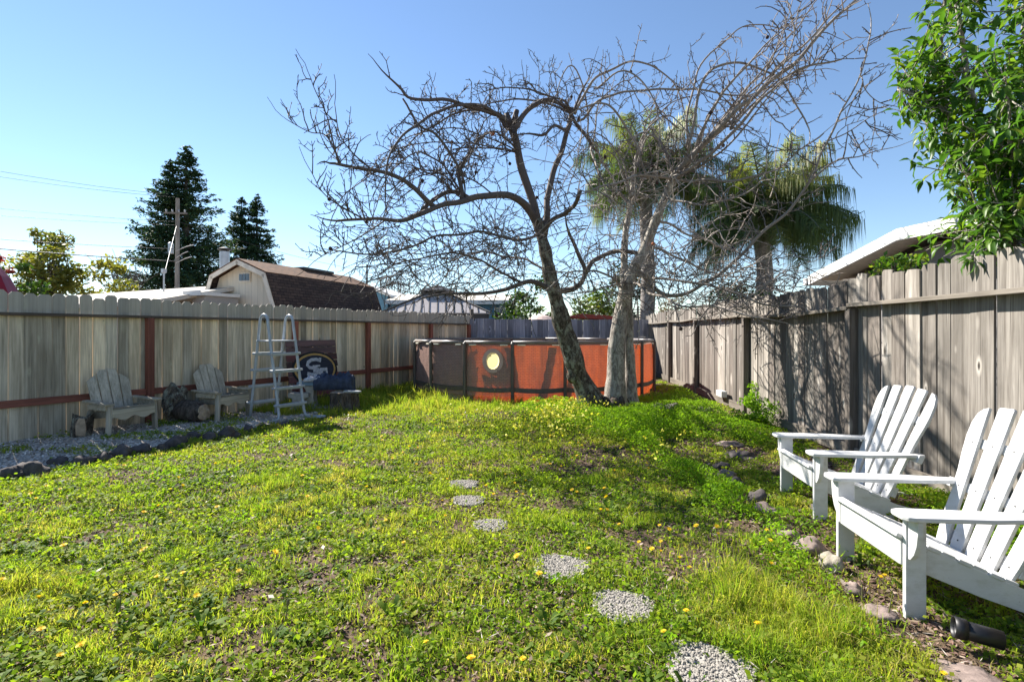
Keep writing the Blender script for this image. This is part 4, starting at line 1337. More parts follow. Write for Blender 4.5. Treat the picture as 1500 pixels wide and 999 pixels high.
    for k in range(10):
        sx, sy, sY = R.choice(((722, 285, 7.7), (680, 292, 7.5), (760, 225, 8.3), (640, 300, 7.3)))
        w0, h0 = -R.uniform(60, 200), R.uniform(-10, 70)
        eY = sY + R.uniform(-1.3, 1.3)
        left.append(([(sx, sy, sY), (sx + w0 * .25, sy - h0 * .7, sY + (eY - sY) * .3), (sx + w0 * .6, sy - h0, sY + (eY - sY) * .6), (sx + w0 * .95, sy - h0 * .35, sY + (eY - sY) * .9), (sx + w0 * 1.1, sy + 25, eY)], R.uniform(.011, .018), .006))
    lm, tw = MB(), MB()
    for k, (px, r0, r1) in enumerate(left):
        pts, rr = limb(lm, px, r0, r1, 8 if r0 > .02 else 6, 5, .2, .05)
        big = r0 > .03
        clothe(tw, pts, rr, 10.0 if big else 12.0, .18, .70, .16, .35, .03 if k % 3 else -.10, .18 if big else .05, 1.0)
        if r1 < .03: twig(tw, pts[-1], (pts[-1] - pts[-3]).normalized(), .35, r1, .0035, .05, .16)
    for k, (px, r0, r1) in enumerate(right):
        pts, rr = limb(lm, px, r0, r1, 8 if r0 > .02 else 6, 5, .62, .07)
        clothe(tw, pts, rr, 9.0 if k < 28 else 5.0, .15, .80 if k < 28 else .5, .44, .25, .0 if k % 2 else -.08, .06, .75)
        if r1 < .03: twig(tw, pts[-1], (pts[-1] - pts[-3]).normalized(), .4, r1, .0035, .05, .6)
    # drooping tangle of fine shoots in the middle and low in the crown
    for k in range(180):
        q = W(R.uniform(560, 800), R.uniform(330, 425), R.uniform(6.6, 9.6))
        tp, td = twig(tw, q, Vector((R.uniform(-1, .3), R.gauss(0, .5), R.uniform(-.4, .4))).normalized(), R.uniform(.5, 1.3), .0085, .0045, R.uniform(-.10, .06), .22, 4, .12, .1)
        for j in range(1, len(tp) - 1):
            if R.random() < .7: twig(tw, tp[j], (rdir(.1) + td[j] * .8).normalized(), R.uniform(.05, .3), .0055, .004, 0, .22, 3, .2, .05)
    for k in range(210):
        q = W(R.gauss(940, 75), R.uniform(250, 440), R.uniform(7.2, 9.2))
        tp, td = twig(tw, q, Vector((R.gauss(0, .8), R.gauss(0, .5), R.uniform(-.6, .8))).normalized(), R.uniform(.4, 1.2), .009, .0045, R.uniform(-.16, .02), .66, 4, .13, .1)
        for j in range(1, len(tp) - 1):
            if R.random() < .6: twig(tw, tp[j], (rdir(.0) + td[j] * .8).normalized(), R.uniform(.05, .3), .0055, .004, -.03, .6, 3, .2, .05)
    for k in range(85):
        q = W(R.uniform(1000, 1190), R.uniform(385, 455), R.uniform(6.4, 8.4))
        tp, td = twig(tw, q, Vector((R.gauss(.3, .8), R.gauss(0, .5), R.uniform(-.5, .4))).normalized(), R.uniform(.4, 1.0), .007, .0035, R.uniform(-.05, .05), .55, 4, .15, .1)
        for j in range(1, len(tp) - 1):
            if R.random() < .6: twig(tw, tp[j], (rdir(.0) + td[j] * .8).normalized(), R.uniform(.05, .25), .0055, .004, 0, .5, 3, .2, .05)
    # sawn stubs at the top of the left stem
    mb = lm
    for a, b in (((748, 184, 8.3), (742, 166, 8.28)), ((752, 182, 8.3), (757, 162, 8.32)), ((746, 190, 8.3), (733, 172, 8.26))):
        mb.tube([W(*a), W(*b)], [.05, .042], 10, rnd=.0)
    part('limbs', lm, M['twig'])
    part('crown', tw, M['twig'], False)


bare_tree()

# a few dried fruits still hanging
fm = None
R.shuffle(FRUIT_P)
for k, q in enumerate(FRUIT_P[:34]):
    mb = MB()
    if fm is None:
        rock_mesh(mb, (0, 0, 0), .026, .026, .028, 2.0, .25, n=2); o = mb.build('dried_fruit', M['dark_fruit'], smooth=True); fm = o
    else:
        o = fm.copy(); COL.objects.link(o)
    o.location = q + Vector((0, 0, -.02))
    tag(o, 'tiny shrivelled dark fruit hanging among the bare twigs', 'fruit', 'dried fruits in the bare tree')
for q, lab in ((W(957, 358, 8.3), 'shrivelled orange fruit by the pale trunk in the middle of the crown'), (W(721, 196, 8.0), 'brown dried fruit hanging left of the sawn stub')):
    mb = MB(); rock_mesh(mb, (0, 0, 0), .038, .038, .036, 6.0, .3, n=2); o = mb.build('dried_fruit', M['rust_fruit'], smooth=True); o.location = q; tag(o, lab, 'fruit')

# ------------------------------------------------------------------ glossy leaved tree over the right fence
def gloss_tree():
    base = Vector((4.32, 4.30, 0))
    t = thing('broadleaf_tree', 'glossy green broadleaf tree reaching over the board fence at upper right', 'tree', base)
    mb = MB(); tips = []
    def br(pts, r0, r1):
        P = smooth_poly(pts, 5); P = [P[0]] + wob(P[1:], .05, 2, len(mb.v) * .1)
        mb.tube(P, [r0 + (r1 - r0) * i / (len(P) - 1) for i in range(len(P))], 8)
        return P
    stems = []
    stems.append(br([(4.32, 4.30, -.05), (4.30, 4.30, 1.0), (4.25, 4.28, 1.8), (4.12, 4.25, 2.3), (3.9, 4.2, 2.9), (3.65, 4.1, 3.6), (3.4, 4.05, 4.4)], .045, .012))
    stems.append(br([(4.25, 4.28, 1.8), (4.3, 4.2, 2.3), (4.35, 4.1, 3.0), (4.4, 4.0, 3.9), (4.4, 4.0, 4.8)], .032, .012))
    stems.append(br([(4.12, 4.25, 2.3), (3.95, 4.35, 2.6), (3.85, 4.5, 3.1), (3.85, 4.6, 3.8), (3.95, 4.6, 4.5)], .04, .012))
    stems.append(br([(4.3, 4.3, 1.6), (4.1, 4.2, 2.0), (3.85, 4.15, 2.25), (3.72, 4.1, 2.22)], .022, .008))
    stems.append(br([(4.3, 4.2, 2.4), (4.5, 4.5, 2.9), (4.7, 4.7, 3.6), (4.8, 4.8, 4.4)], .04, .012))
    stems.append(br([(4.15, 4.25, 2.3), (3.95, 4.0, 2.5), (3.75, 3.85, 2.75), (3.6, 3.75, 3.1)], .03, .01))
    stems.append(br([(3.9, 4.2, 2.9), (3.6, 4.3, 3.2), (3.4, 4.4, 3.4), (3.36, 4.45, 3.45)], .02, .008))
    stems.append(br([(4.35, 4.1, 3.0), (4.2, 3.9, 3.5), (4.0, 3.8, 4.0), (3.85, 3.7, 4.6)], .03, .01))
    stems.append(br([(4.28, 4.28, 1.75), (4.35, 4.0, 2.0), (4.3, 3.75, 2.2), (4.15, 3.6, 2.4)], .025, .01))
    stems.append(br([(4.2, 4.25, 2.0), (4.0, 4.1, 2.15), (3.85, 4.0, 2.2), (3.7, 3.95, 2.12)], .02, .007))
    stems.append(br([(4.28, 4.28, 1.85), (4.2, 3.9, 2.05), (4.05, 3.7, 2.15), (3.9, 3.6, 2.1)], .02, .007))
    LP, LD_, LN, LS = [], [], [], []
    def ok(p):
        px = 750 + 750 * p.x / p.y; py = 486 - 750 * (p.z - 1.34) / p.y
        # the crown's own outline: it stands off the fence and thins out downwards
        lim = np.interp(py, [-400, 0, 60, 120, 200, 270, 330, 360, 400, 420], [1330, 1348, 1306, 1296, 1300, 1325, 1330, 1312, 1335, 1600])
        if py > 300 and R.random() < .22: return False
        return px > lim
    for P in stems:
        L = len(P)
        for i in range(3, L):
            for _ in range(5):
                f = i / L
                if f < .25: continue
                if not ok(P[i]): continue
                d = (rdir(.25) + Vector((-.25, 0, .1))).normalized()
                if not ok(P[i] + d * .6): continue
                tp, td = twig(mb, P[i], d, R.uniform(.18, .62), .006, .003, .01, .3, 4, .12, .06)
                for j in range(1, len(tp)):
                    for _ in range(2 if j < len(tp) - 1 else 5):
                        if R.random() < .68 and ok(tp[j]):
                            dd = (td[min(j, len(td) - 1)] * .5 + rdir(0) * .9 + Vector((0, 0, -.35))).normalized()
                            n = (Vector((0, 0, 1)) + rdir(0) * .55).normalized()
                            LP.append(tp[j]); LD_.append(dd); LN.append(n); LS.append(R.uniform(.075, .135))
    mb.build('trunk', M['bark_pale'], t, smooth=True).location = -base
    # folded leaf blades: 8 vertices, 6 faces
    n = len(LP)
    P = np.array(LP); D = np.array(LD_); N = np.array(LN); S = np.array(LS)
    N = unit(N - D * (N * D).sum(1, keepdims=True)); B = np.cross(N, D)
    prof = [(0, 0, 0), (.3, .17, .05), (.62, .155, .03), (1.0, 0, -.14)]
    rows = []
    for u, w, z in prof:
        c = P + D * (S * (u + .12))[:, None] + N * (S * (z - .10 * u * u))[:, None]
        if w == 0: rows.append([c])
        else: rows.append([c + B * (S * w)[:, None] + N * (S * .05)[:, None], c - N * (S * .03)[:, None], c - B * (S * w)[:, None] + N * (S * .05)[:, None]])
    V = np.stack([rows[0][0]] + rows[1] + rows[2] + [rows[3][0]], 1).reshape(-1, 3)
    q = np.array([[0, 1, 2, 2], [0, 2, 3, 3], [1, 4, 5, 2], [2, 5, 6, 3], [4, 7, 5, 5], [5, 7, 6, 6]])
    tri = np.array([[0, 2, 1], [0, 3, 2], [1, 2, 5], [1, 5, 4], [2, 3, 6], [2, 6, 5], [4, 5, 7], [5, 6, 7]])
    i = np.arange(n)[:, None, None] * 8
    tone = np.repeat(np.clip(rng.beta(2, 2.2, n), 0, 1), 8)
    o = np_mesh('crown', V - np.array(base), (i + tri[None]).reshape(-1, 3), tone, M['gloss_leaf'], t)
    o.data.polygons.foreach_set('use_smooth', [True] * len(o.data.polygons))


gloss_tree()

# ------------------------------------------------------------------ palms
def palm(label, base, h, crown_r, r_tr, seed, nf=34):
    Rp = random.Random(seed)
    t = thing('palm_tree', label, 'palm tree', base)
    mb = MB()
    pts = [(0, 0, -.1)] + [(.05 * math.sin(k * .8 + seed), .05 * math.cos(k), h * k / 12) for k in range(1, 13)]
    mb.tube(pts, [r_tr * (1.25 if k == 0 else 1 + .03 * math.sin(k * 4)) * (1 - .02 * k) for k in range(13)], 16)
    mb.build('trunk', M['palm_trunk'], t, smooth=True)
    mb = MB()
    for k in range(16):
        a = k * 2.4; u = k / 16
        tp = Vector((math.cos(a) * (.20 + .5 * u * .5), math.sin(a) * (.20 + .25 * u), h + .7 + .5 * u))
        mb.tube([Vector((math.cos(a) * r_tr * .8, math.sin(a) * r_tr * .8, h - .35 + .4 * u)), Vector((math.cos(a) * r_tr * .9, math.sin(a) * r_tr * .9, h + .15 + .3 * u)), tp], [.14, .09, .04], 6)
    mb.build('leaf_bases', M['palm_stem'], t, smooth=True)
    parts = []; rm = MB()
    for k in range(nf):
        a = k * 2.39996 + Rp.uniform(-.2, .2)
        el = rad(84) - rad(92) * (k / nf) ** .9 + Rp.uniform(-.1, .1)
        L = crown_r * Rp.uniform(.85, 1.12)
        d = Vector((math.cos(a) * math.cos(el), math.sin(a) * math.cos(el), math.sin(el)))
        p = Vector((math.cos(a) * .1, math.sin(a) * .1, h + .45)); P = [p.copy()]
        m = 14
        for i in range(m):
            d = (d + Vector((0, 0, -.075 - .03 * i / m))).normalized()
            p = p + d * (L / m); P.append(p.copy())
        rm.tube(P, [.035 * (1 - i / (m + 1)) + .006 for i in range(m + 1)], 5, cap=False)
        Pn = np.array(P)
        nl = 270
        u = rng.uniform(.16, 1, nl) ** .9; f = u * m; i0 = np.clip(f.astype(int), 0, m - 1); fr = (f - i0)[:, None]
        c = Pn[i0] * (1 - fr) + Pn[i0 + 1] * fr
        td = unit(Pn[i0 + 1] - Pn[i0])
        sd = unit(np.cross(td, np.array([[0, 0, 1.0]])) + 1e-6) * np.where(rng.random(nl) < .5, 1, -1)[:, None]
        dirn = unit(sd * rng.uniform(.4, 1, (nl, 1)) + rng.normal(0, .18, (nl, 3)) + td * .55 + np.array([[0, 0, .25]]) * rng.uniform(-.8, 1, (nl, 1)))
        ll = crown_r * .34 * (1 - .55 * np.abs(u - .45)) * rng.uniform(.8, 1.1, nl)
        down = np.array([[0, 0, -1.0]])
        mid = c + dirn * (ll * .5)[:, None] + down * (ll * .10)[:, None]
        tip = c + dirn * (ll * .60)[:, None] + down * (ll * rng.uniform(.55, 1.5, nl))[:, None]
        w = td * .0085
        V = np.stack([c - w, c + w, mid - w, mid + w, tip], 1).reshape(-1, 3)
        ii = np.arange(nl)[:, None, None] * 5
        Fi = (ii + np.array([[0, 1, 3], [0, 3, 2], [2, 3, 4]])[None]).reshape(-1, 3)
        tone = np.clip(.25 + .5 * (k / nf < .3) + rng.normal(0, .16, nl) + (.35 if k > nf - 5 else 0), 0, 1)
        parts.append((V, Fi, np.repeat(tone, 5)))
    rm.build('frond_stems', M['palm_stem'], t, smooth=True)
    np_mesh('fronds', *join_np(parts), M['palm'], t)
    if h < 4.9:
        mb = MB(); mb.tube([(.35, -.1, h + .1), (.55, -.12, h + .5), (.75, -.14, h + .85), (.92, -.15, h + .97)], [.03, .10, .12, .03], 8); mb.build('flower_sheath', M['palm_stem'], t, smooth=True)


palm('palm with grey trunk behind the bare tree, crown seen above its twigs', W(948, 486, 17.5) + Vector((0, 0, -CAM_H)), 6.1, 2.3, .27, 3, 42)
palm('palm with dense drooping fronds right of the bare tree crown', W(1118, 486, 15.0) + Vector((0, 0, -CAM_H)), 4.25, 2.2, .27, 8, 52)


# ------------------------------------------------------------------ other trees and shrubs
def conifer(name, label, base, stems, mat, group=None):
    """stems: (dx, height, radius at bottom)"""
    t = thing(name, label, 'tree', base, group=group)
    tr = MB(); parts = []; bm_ = MB()
    for (dx, h, rb, z0) in stems:
        tr.tube([(dx, 0, -.2), (dx, 0, h * .5), (dx, 0, h * .97)], [.45 * rb / 5, .3 * rb / 5, .04], 10)
        nb = int(h * 10)
        for k in range(nb):
            u = R.random() ** .85
            z = z0 + (h - z0) * u
            prof = min(1.0, (1 - u) * 1.28 + .03) ** .9
            if u < .12: prof *= .75 + 2 * u
            L = rb * prof * R.uniform(.62, 1.12)
            a = R.uniform(0, 6.283)
            pts = []
            for j in range(9):
                f = j / 8
                pts.append((dx + math.cos(a) * L * f, math.sin(a) * L * f, z - L * .24 * f + L * .34 * f ** 2.6))
            if L > 1: bm_.tube(pts[:7], [.06 * (1 - i / 8) + .01 for i in range(7)], 3, cap=False)
            P = np.array(pts)
            n = max(8, int(L * 26))
            f = rng.uniform(.12, 1, n) ** .7 * 7.99; i0 = f.astype(int); fr = (f - i0)[:, None]
            c = P[i0] * (1 - fr) + P[i0 + 1] * fr
            sp = (.10 + .22 * L * np.sin(np.pi * np.clip(f / 8, 0, 1)) * .55)
            c = c + rng.normal(size=(n, 3)) * sp[:, None] * np.array([[1, 1, .30]]) + np.array([[0, 0, -.12]])
            N = rng.normal(size=(n, 3)) * .6 + np.array([[0, 0, 1.0]])
            D = np.tile(np.array([[math.cos(a), math.sin(a), -.25]]), (n, 1)) + rng.normal(size=(n, 3)) * .6
            parts.append(diamonds(c, N, rng.uniform(.28, .62, n), .36, np.clip(rng.normal(.4, .25, n) + R.gauss(0, .12), 0, 1), D))
    tr.build('trunk', M['bark_dark'], t, smooth=True)
    bm_.build('branches', M['bark_dark'], t)
    np_mesh('crown', *join_np(parts), mat, t)


conifer('redwood_tree', 'tall dark redwood with two tops behind the utility pole', W(262, 486, 62) + Vector((0, 0, -CAM_H)), [(.9, 24.0, 6.3, 5.0), (-1.1, 22.3, 5.9, 4.0)], M['redwood'])
conifer('redwood_tree', 'smaller dark redwood pair behind the shed roof and flue pipe', W(365, 486, 80) + Vector((0, 0, -CAM_H)), [(-1.2, 22.5, 4.7, 7), (1.2, 22.9, 4.7, 7)], M['redwood'])


def leafy(name, label, base, h, wx, wy, n, size, mat, tone=(.5, .25), z0=.15, clumps=26, seed=0, trunk=True, gap=.55, limbs=7, flat=1.0, group=None, cat='tree'):
    Rl = random.Random(seed); g = np.random.default_rng(seed + 99)
    t = thing(name, label, cat, base, group=group)
    cs = []
    for k in range(clumps):
        a = Rl.uniform(0, 6.283); rr = math.sqrt(Rl.random())
        zz = Rl.uniform(z0 + .12, .93)
        k2 = math.sqrt(max(.05, 1 - ((zz - .5) / .58) ** 2))
        cs.append((wx * .8 * rr * k2 * math.cos(a), wy * .8 * rr * k2 * math.sin(a), h * zz, Rl.uniform(.55, 1.15)))
    parts = []
    cr = (wx + wy) / 2 * gap
    mb = MB()
    if trunk:
        mb.tube([(0, 0, -.1), (.05 * h * .3, 0, h * .2), (0, .02 * h, h * .42), (.03 * h, 0, h * .7)], [.035 * h * .6, .026 * h * .6, .018 * h * .6, .004 * h], 9)
        for k in range(limbs * 2):
            c = cs[k % len(cs)]
            s0 = Vector((0, 0, h * Rl.uniform(.18, .45)))
            e = Vector(c[:3]); m_ = (s0 + e) / 2 + Vector((0, 0, -.04 * h))
            mb.tube(wob(smooth_poly([s0, m_, e], 4), .05 * h * .3, 1.0, k), [.010 * h * (1 - i / 9) + .0015 * h for i in range(9)], 5, cap=False)
        mb.build('trunk', M['bark_dark'], t, smooth=True)
    for (x, y, z, s) in cs:
        m = int(n / clumps * s)
        d = unit(g.normal(size=(m, 3))) * (g.random((m, 1)) ** .45)
        c = np.array([[x, y, z]]) + d * np.array([[cr * s, cr * s, cr * s * .62 * flat]])
        c = c + g.normal(size=(m, 3)) * cr * .10
        c = c[c[:, 2] > .02]
        m = len(c)
        N = g.normal(size=(m, 3)) * .7 + np.array([[0, 0, .8]])
        parts.append(diamonds(c, N, size * g.uniform(.6, 1.3, m), .6, np.clip(g.normal(tone[0], tone[1], m) + Rl.gauss(0, .12), 0, 1)))
    np_mesh('crown', *join_np(parts), mat, t)


def base_at(px, Y): return Vector(((px - CX) / F * Y, Y, 0))


# left background, beyond the picket fence
leafy('garden_tree', 'airy tree with yellow-green spring leaves and dark limbs at far left', base_at(68, 34), 8.4, 2.6, 2.4, 3000, .26, M['spring'], (.62, .25), .38, 34, 4, gap=.24, limbs=14)
leafy('garden_shrub', 'low yellow-green shrub right of the airy tree, ending at the bare saplings', base_at(152, 33), 6.2, 2.4, 1.6, 3600, .26, M['spring'], (.85, .15), .1, 22, 5, False, .42)
leafy('garden_shrub', 'broad yellow-green shrub beneath the airy tree at far left', base_at(58, 32), 6.7, 3.6, 1.8, 5200, .26, M['spring'], (.75, .22), .1, 30, 6, False, .36)
leafy('garden_shrub', 'red-blossomed shrub at the left photo edge behind the red umbrella', base_at(-6, 30), 6.6, 1.0, 1.0, 900, .24, M['blossom'], (.5, .25), .3, 10, 7, True, .4)
leafy('garden_shrub', 'olive green shrub just right of the red umbrella', base_at(22, 26), 5.0, 1.3, 1.2, 2200, .24, M['hedge'], (.5, .25), .1, 14, 8, False, .45)


def bare_sapling(label, base, h, spread, n, tone, group=None):
    t = thing('bare_tree', label, 'tree', base, group=group)
    mb = MB(); mb.tube([(0, 0, 0), (.02, 0, h * .3), (0, 0, h * .45)], [.012 * h, .010 * h, .007 * h], 6, rnd=tone)
    mb.build('trunk', M['twig'], t)
    mb = MB()
    for k in range(n):
        s0 = Vector((0, 0, h * R.uniform(.15, .45)))
        a = R.uniform(0, 6.28)
        d = Vector((math.cos(a) * spread, math.sin(a) * spread, R.uniform(.7, 1.3))).normalized()
        tp, td = twig(mb, s0, d, h * R.uniform(.4, .62), .006 * h * .9, .0022 * h, .05, tone, 4, .07, h * .05)
        for j in range(2, len(tp) - 1):
            if R.random() < .8:
                t2, d2 = twig(mb, tp[j], (rdir(.4) * .8 + td[j]).normalized(), h * R.uniform(.08, .22), .003 * h, .0018 * h, .03, tone, 3, .1, h * .03)
    mb.build('crown', M['twig'], t)


bare_sapling('thin bare saplings with upright bluish twigs left of the redwood', base_at(182, 40), 7.2, .28, 26, .35)
bare_sapling('bare upright tree behind the blue house, left of the gazebo roof', base_at(576, 36), 6.4, .5, 20, .45)
bare_sapling('bare spreading tree just above the gazebo roof, left of the bare fruit tree', base_at(607, 40), 6.2, .9, 18, .5)

# behind the back fence
leafy('garden_shrub', 'dark green bush behind the back fence, left of the leaning trunk', base_at(775, 21), 3.55, 1.35, 1.2, 5200, .15, M['hedge'], (.4, .25), .05, 26, 12, True, .42)
leafy('garden_shrub', 'bright green bush behind the back fence between the two trunks', base_at(862, 20), 3.0, 1.5, 1.2, 5200, .15, M['hedge'], (.75, .2), .05, 24, 13, True, .42)
leafy('garden_tree', 'dark evergreen behind the back fence just left of the grey palm trunk', base_at(912, 23), 4.6, 1.3, 1.2, 4200, .15, M['darkshrub'], (.5, .25), .05, 24, 16, True, .42)
leafy('dry_vine', 'tangled dry brown vine on the far side of the board fence by the palm trunk', base_at(985, 18.6), 2.75, .75, .6, 2600, .08, M['drybrush'], (.5, .25), .25, 18, 14, True, .5, cat='vine')
leafy('garden_shrub', 'dark evergreen shrub behind the board fence at the foot of the drooping palm', base_at(1085, 13.2), 2.75, 1.05, .8, 4200, .10, M['darkshrub'], (.5, .25), .1, 22, 15, True, .5)
leafy('garden_shrub', 'small green climber on the board fence top under the white roof edge', Vector((3.92, 5.15, 0)), 2.24, .26, .45, 420, .055, M['gloss_leaf'], (.6, .25), .76, 14, 17, True, .34)

# ------------------------------------------------------------------ buildings
def shed():
    base = Vector((-9.59, 18.2, 0)); ang = math.atan2(-.316, .949)
    t = thing('garden_shed', 'cream gambrel-roofed shed with brown shingles behind the picket fence', 'shed', base, ang)
    L = 6.1; prof = [(-1.55, 0), (1.55, 0), (1.55, 2.3), (1.19, 3.30), (0, 3.80), (-1.19, 3.30), (-1.55, 2.3)]
    b = MB(); b.prism(prof, L, Matrix.Translation((0, L / 2 + .12, 0)) @ MX.to_4x4()); b.build('wall', M['cream_siding'], t)
    sl = [(1.70, 2.12), (1.25, 3.36), (0, 3.88), (-1.25, 3.36), (-1.70, 2.12)]
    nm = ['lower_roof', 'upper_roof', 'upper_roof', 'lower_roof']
    for i in range(4):
        (x0, z0), (x1, z1) = sl[i], sl[i + 1]
        e = Vector((x1 - x0, 0, z1 - z0)); nn = Vector((-e.z, 0, e.x)).normalized() * -1
        if nn.z < 0: nn = -nn
        c = Vector(((x0 + x1) / 2, L / 2 - .02, (z0 + z1) / 2)) + nn * .03
        b = MB(); vs = []
        for yy in (-.22, L + .2):
            for (xx, zz) in ((x0, z0), (x1, z1)):
                for k in (0, .05): vs.append((xx + nn.x * k, yy, zz + nn.z * k))
        b.add(vs, [(0, 1, 3, 2), (4, 6, 7, 5), (0, 4, 5, 1), (2, 3, 7, 6), (1, 5, 7, 3), (0, 2, 6, 4)])
        b.build(nm[i], M['shed_roof_shaded' if 'lower' in nm[i] else 'shed_roof'], t)
        b = MB(); vs = []
        inn = 0.16
        for yy in (-.245, -.222):
            for (xx, zz) in ((x0, z0), (x1, z1)):
                for k in (-inn, .0): vs.append((xx + nn.x * k, yy, zz + nn.z * k))
        b.add(vs, [(0, 1, 3, 2), (4, 6, 7, 5), (0, 4, 5, 1), (2, 3, 7, 6), (1, 5, 7, 3), (0, 2, 6, 4)])
        b.build('barge_board', M['cream'], t)
    b = MB(); b.box((0.02, .10, 3.28), (.52, .05, .34)); w = b.build('window', M['cream'], t)
    for k in (-1, 0, 1):
        b = MB(); b.box((.02 + k * .155, .07, 3.28), (.13, .03, .24)); b.build('pane', M['glass'], w)
    b = MB(); b.box((.0, L * .62, 3.93), (.5, 1.9, .10)); b.build('ridge_vent', M['dark_trim'], t)


shed()


def pale_house():
    t = thing('neighbour_house', 'long low house with pale roof and white eave behind the picket fence', 'house', (-13.1, 17.3, 0), math.atan2(-.46, .89))
    b = MB(); b.box((-5.2, 1.9, 1.05), (13.6, 3.2, 2.1)); b.build('wall', M['stucco'], t)
    b = MB()
    vs = [(-13, -.3, 2.32), (2.2, -.3, 2.32), (2.2, 3.3, 3.16), (-13, 3.3, 3.16), (-13, 6.5, 2.4), (2.2, 6.5, 2.4)]
    lo = [(x, y, z - .14) for x, y, z in vs]
    b.add(vs + lo, [(0, 1, 2, 3), (3, 2, 5, 4), (6, 9, 8, 7), (9, 10, 11, 8), (0, 6, 7, 1), (4, 5, 11, 10), (1, 7, 8, 2), (2, 8, 11, 5), (0, 3, 9, 6), (3, 4, 10, 9)])
    b.build('roof', M['pale_roof'], t)
    b = MB(); b.box((2.30, 1.6, 2.60), (.9, 1.4, .11)); b.box((2.30, .88, 2.62), (.96, .03, .17)); b.build('eave', M['white_trim'], t)
    b = MB(); b.box((2.3, 1.7, 1.27), (.7, 1.2, 2.54)); b.build('wall', M['stucco'], t)
    p = W(329, 400, 21.0)
    o = Matrix.Rotation(-math.atan2(-.46, .89), 3, 'Z') @ (Vector((p.x, p.y, 0)) - Vector((-13.1, 17.3, 0)))
    b = MB(); b.tube([(o.x, o.y, 2.4), (o.x, o.y, 4.62)], .185, 20); fl = b.build('flue_pipe', M['zinc'], t)
    b = MB(); b.lathe([(.12, 4.62), (.12, 4.69), (.26, 4.69), (.26, 4.74), (.05, 4.8)], 20, (o.x, o.y, 0)); b.build('flue_cap', M['dark_trim'], fl)
    p = W(240, 420, 20.0)
    o = Matrix.Rotation(-math.atan2(-.46, .89), 3, 'Z') @ (Vector((p.x, p.y, 0)) - Vector((-13.1, 17.3, 0)))
    b = MB(); b.tube([(o.x, o.y, 2.6), (o.x, o.y, 3.65)], .03, 8); b.box((o.x, o.y, 3.72), (.14, .14, .16)); b.build('service_mast', M['zinc'], t)


pale_house()


def blue_house():
    base = Vector((-3.3, 24, 0))
    t = thing('neighbour_house', 'pale-roofed light blue house behind the gazebo', 'house', base, 0)
    b = MB(); b.box((.35, 3.0, 1.36), (5.5, 6, 2.72)); b.build('wall', M['blue_siding'], t)
    b = MB()
    vs = [(-2.55, -.45, 2.78), (3.3, -.45, 2.78), (3.3, 3, 3.30), (-2.55, 3, 3.30), (-2.55, 6.5, 2.78), (3.3, 6.5, 2.78)]
    lo = [(x, y, z - .06) for x, y, z in vs]
    b.add(vs + lo, [(0, 1, 2, 3), (3, 2, 5, 4), (6, 9, 8, 7), (9, 10, 11, 8), (0, 6, 7, 1), (4, 5, 11, 10), (1, 7, 8, 2), (2, 8, 11, 5), (0, 3, 9, 6), (3, 4, 10, 9)])
    b.build('roof', M['pale_roof'], t)
    b = MB(); b.box((.38, -.48, 2.70), (5.88, .05, .19)); b.build('fascia', M['white_trim'], t)
    b = MB(); b.box((2.72, -.03, 1.98), (.50, .06, 1.0)); w = b.build('window', M['white_trim'], t)
    for s in (-1, 1):
        b = MB(); b.box((2.72 + s * .115, -.06, 1.98), (.19, .03, .86)); b.build('pane', M['glass'], w)
    # wing on the left with its own low gable, standing nearer
    b = MB(); b.prism([(-1.0, 0), (1.0, 0), (1.0, 3.1), (0, 3.52), (-1.0, 3.1)], 3.4, Matrix.Translation((-3.62, 3.2, 0)) @ Matrix.Rotation(rad(-8), 4, 'Z') @ MX.to_4x4()); b.build('wing_wall', M['blue_siding'], t)
    for s in (-1, 1):
        b = MB(); Mw = Matrix.Translation((-3.62, 3.2, 0)) @ Matrix.Rotation(rad(-8), 4, 'Z')
        vs = [Mw @ Vector((s * xx, yy, zz)) for yy in (-1.95, 1.8) for (xx, zz) in ((0.005, 3.53), (0.005, 3.67), (1.25, 3.16), (1.25, 3.02))]
        b.add(vs, [(0, 1, 2, 3), (7, 6, 5, 4), (1, 5, 6, 2), (3, 2, 6, 7), (0, 3, 7, 4), (0, 4, 5, 1)]); b.build('wing_roof', M['white_trim'], t)
    # dark end pillar and cream screen wall right of the house
    b = MB(); b.box((3.36, .1, 1.40), (.22, .8, 2.75)); b.build('end_post', M['dark_trim'], t)
    t2 = thing('screen_wall', 'short cream panel right of the blue house', 'wall', base_at(757, 23.2))
    b = MB(); b.box((0, 0, 1.05), (.9, .1, 2.1)); b.build('panel', M['cream'], t2, bevel=.01)


blue_house()


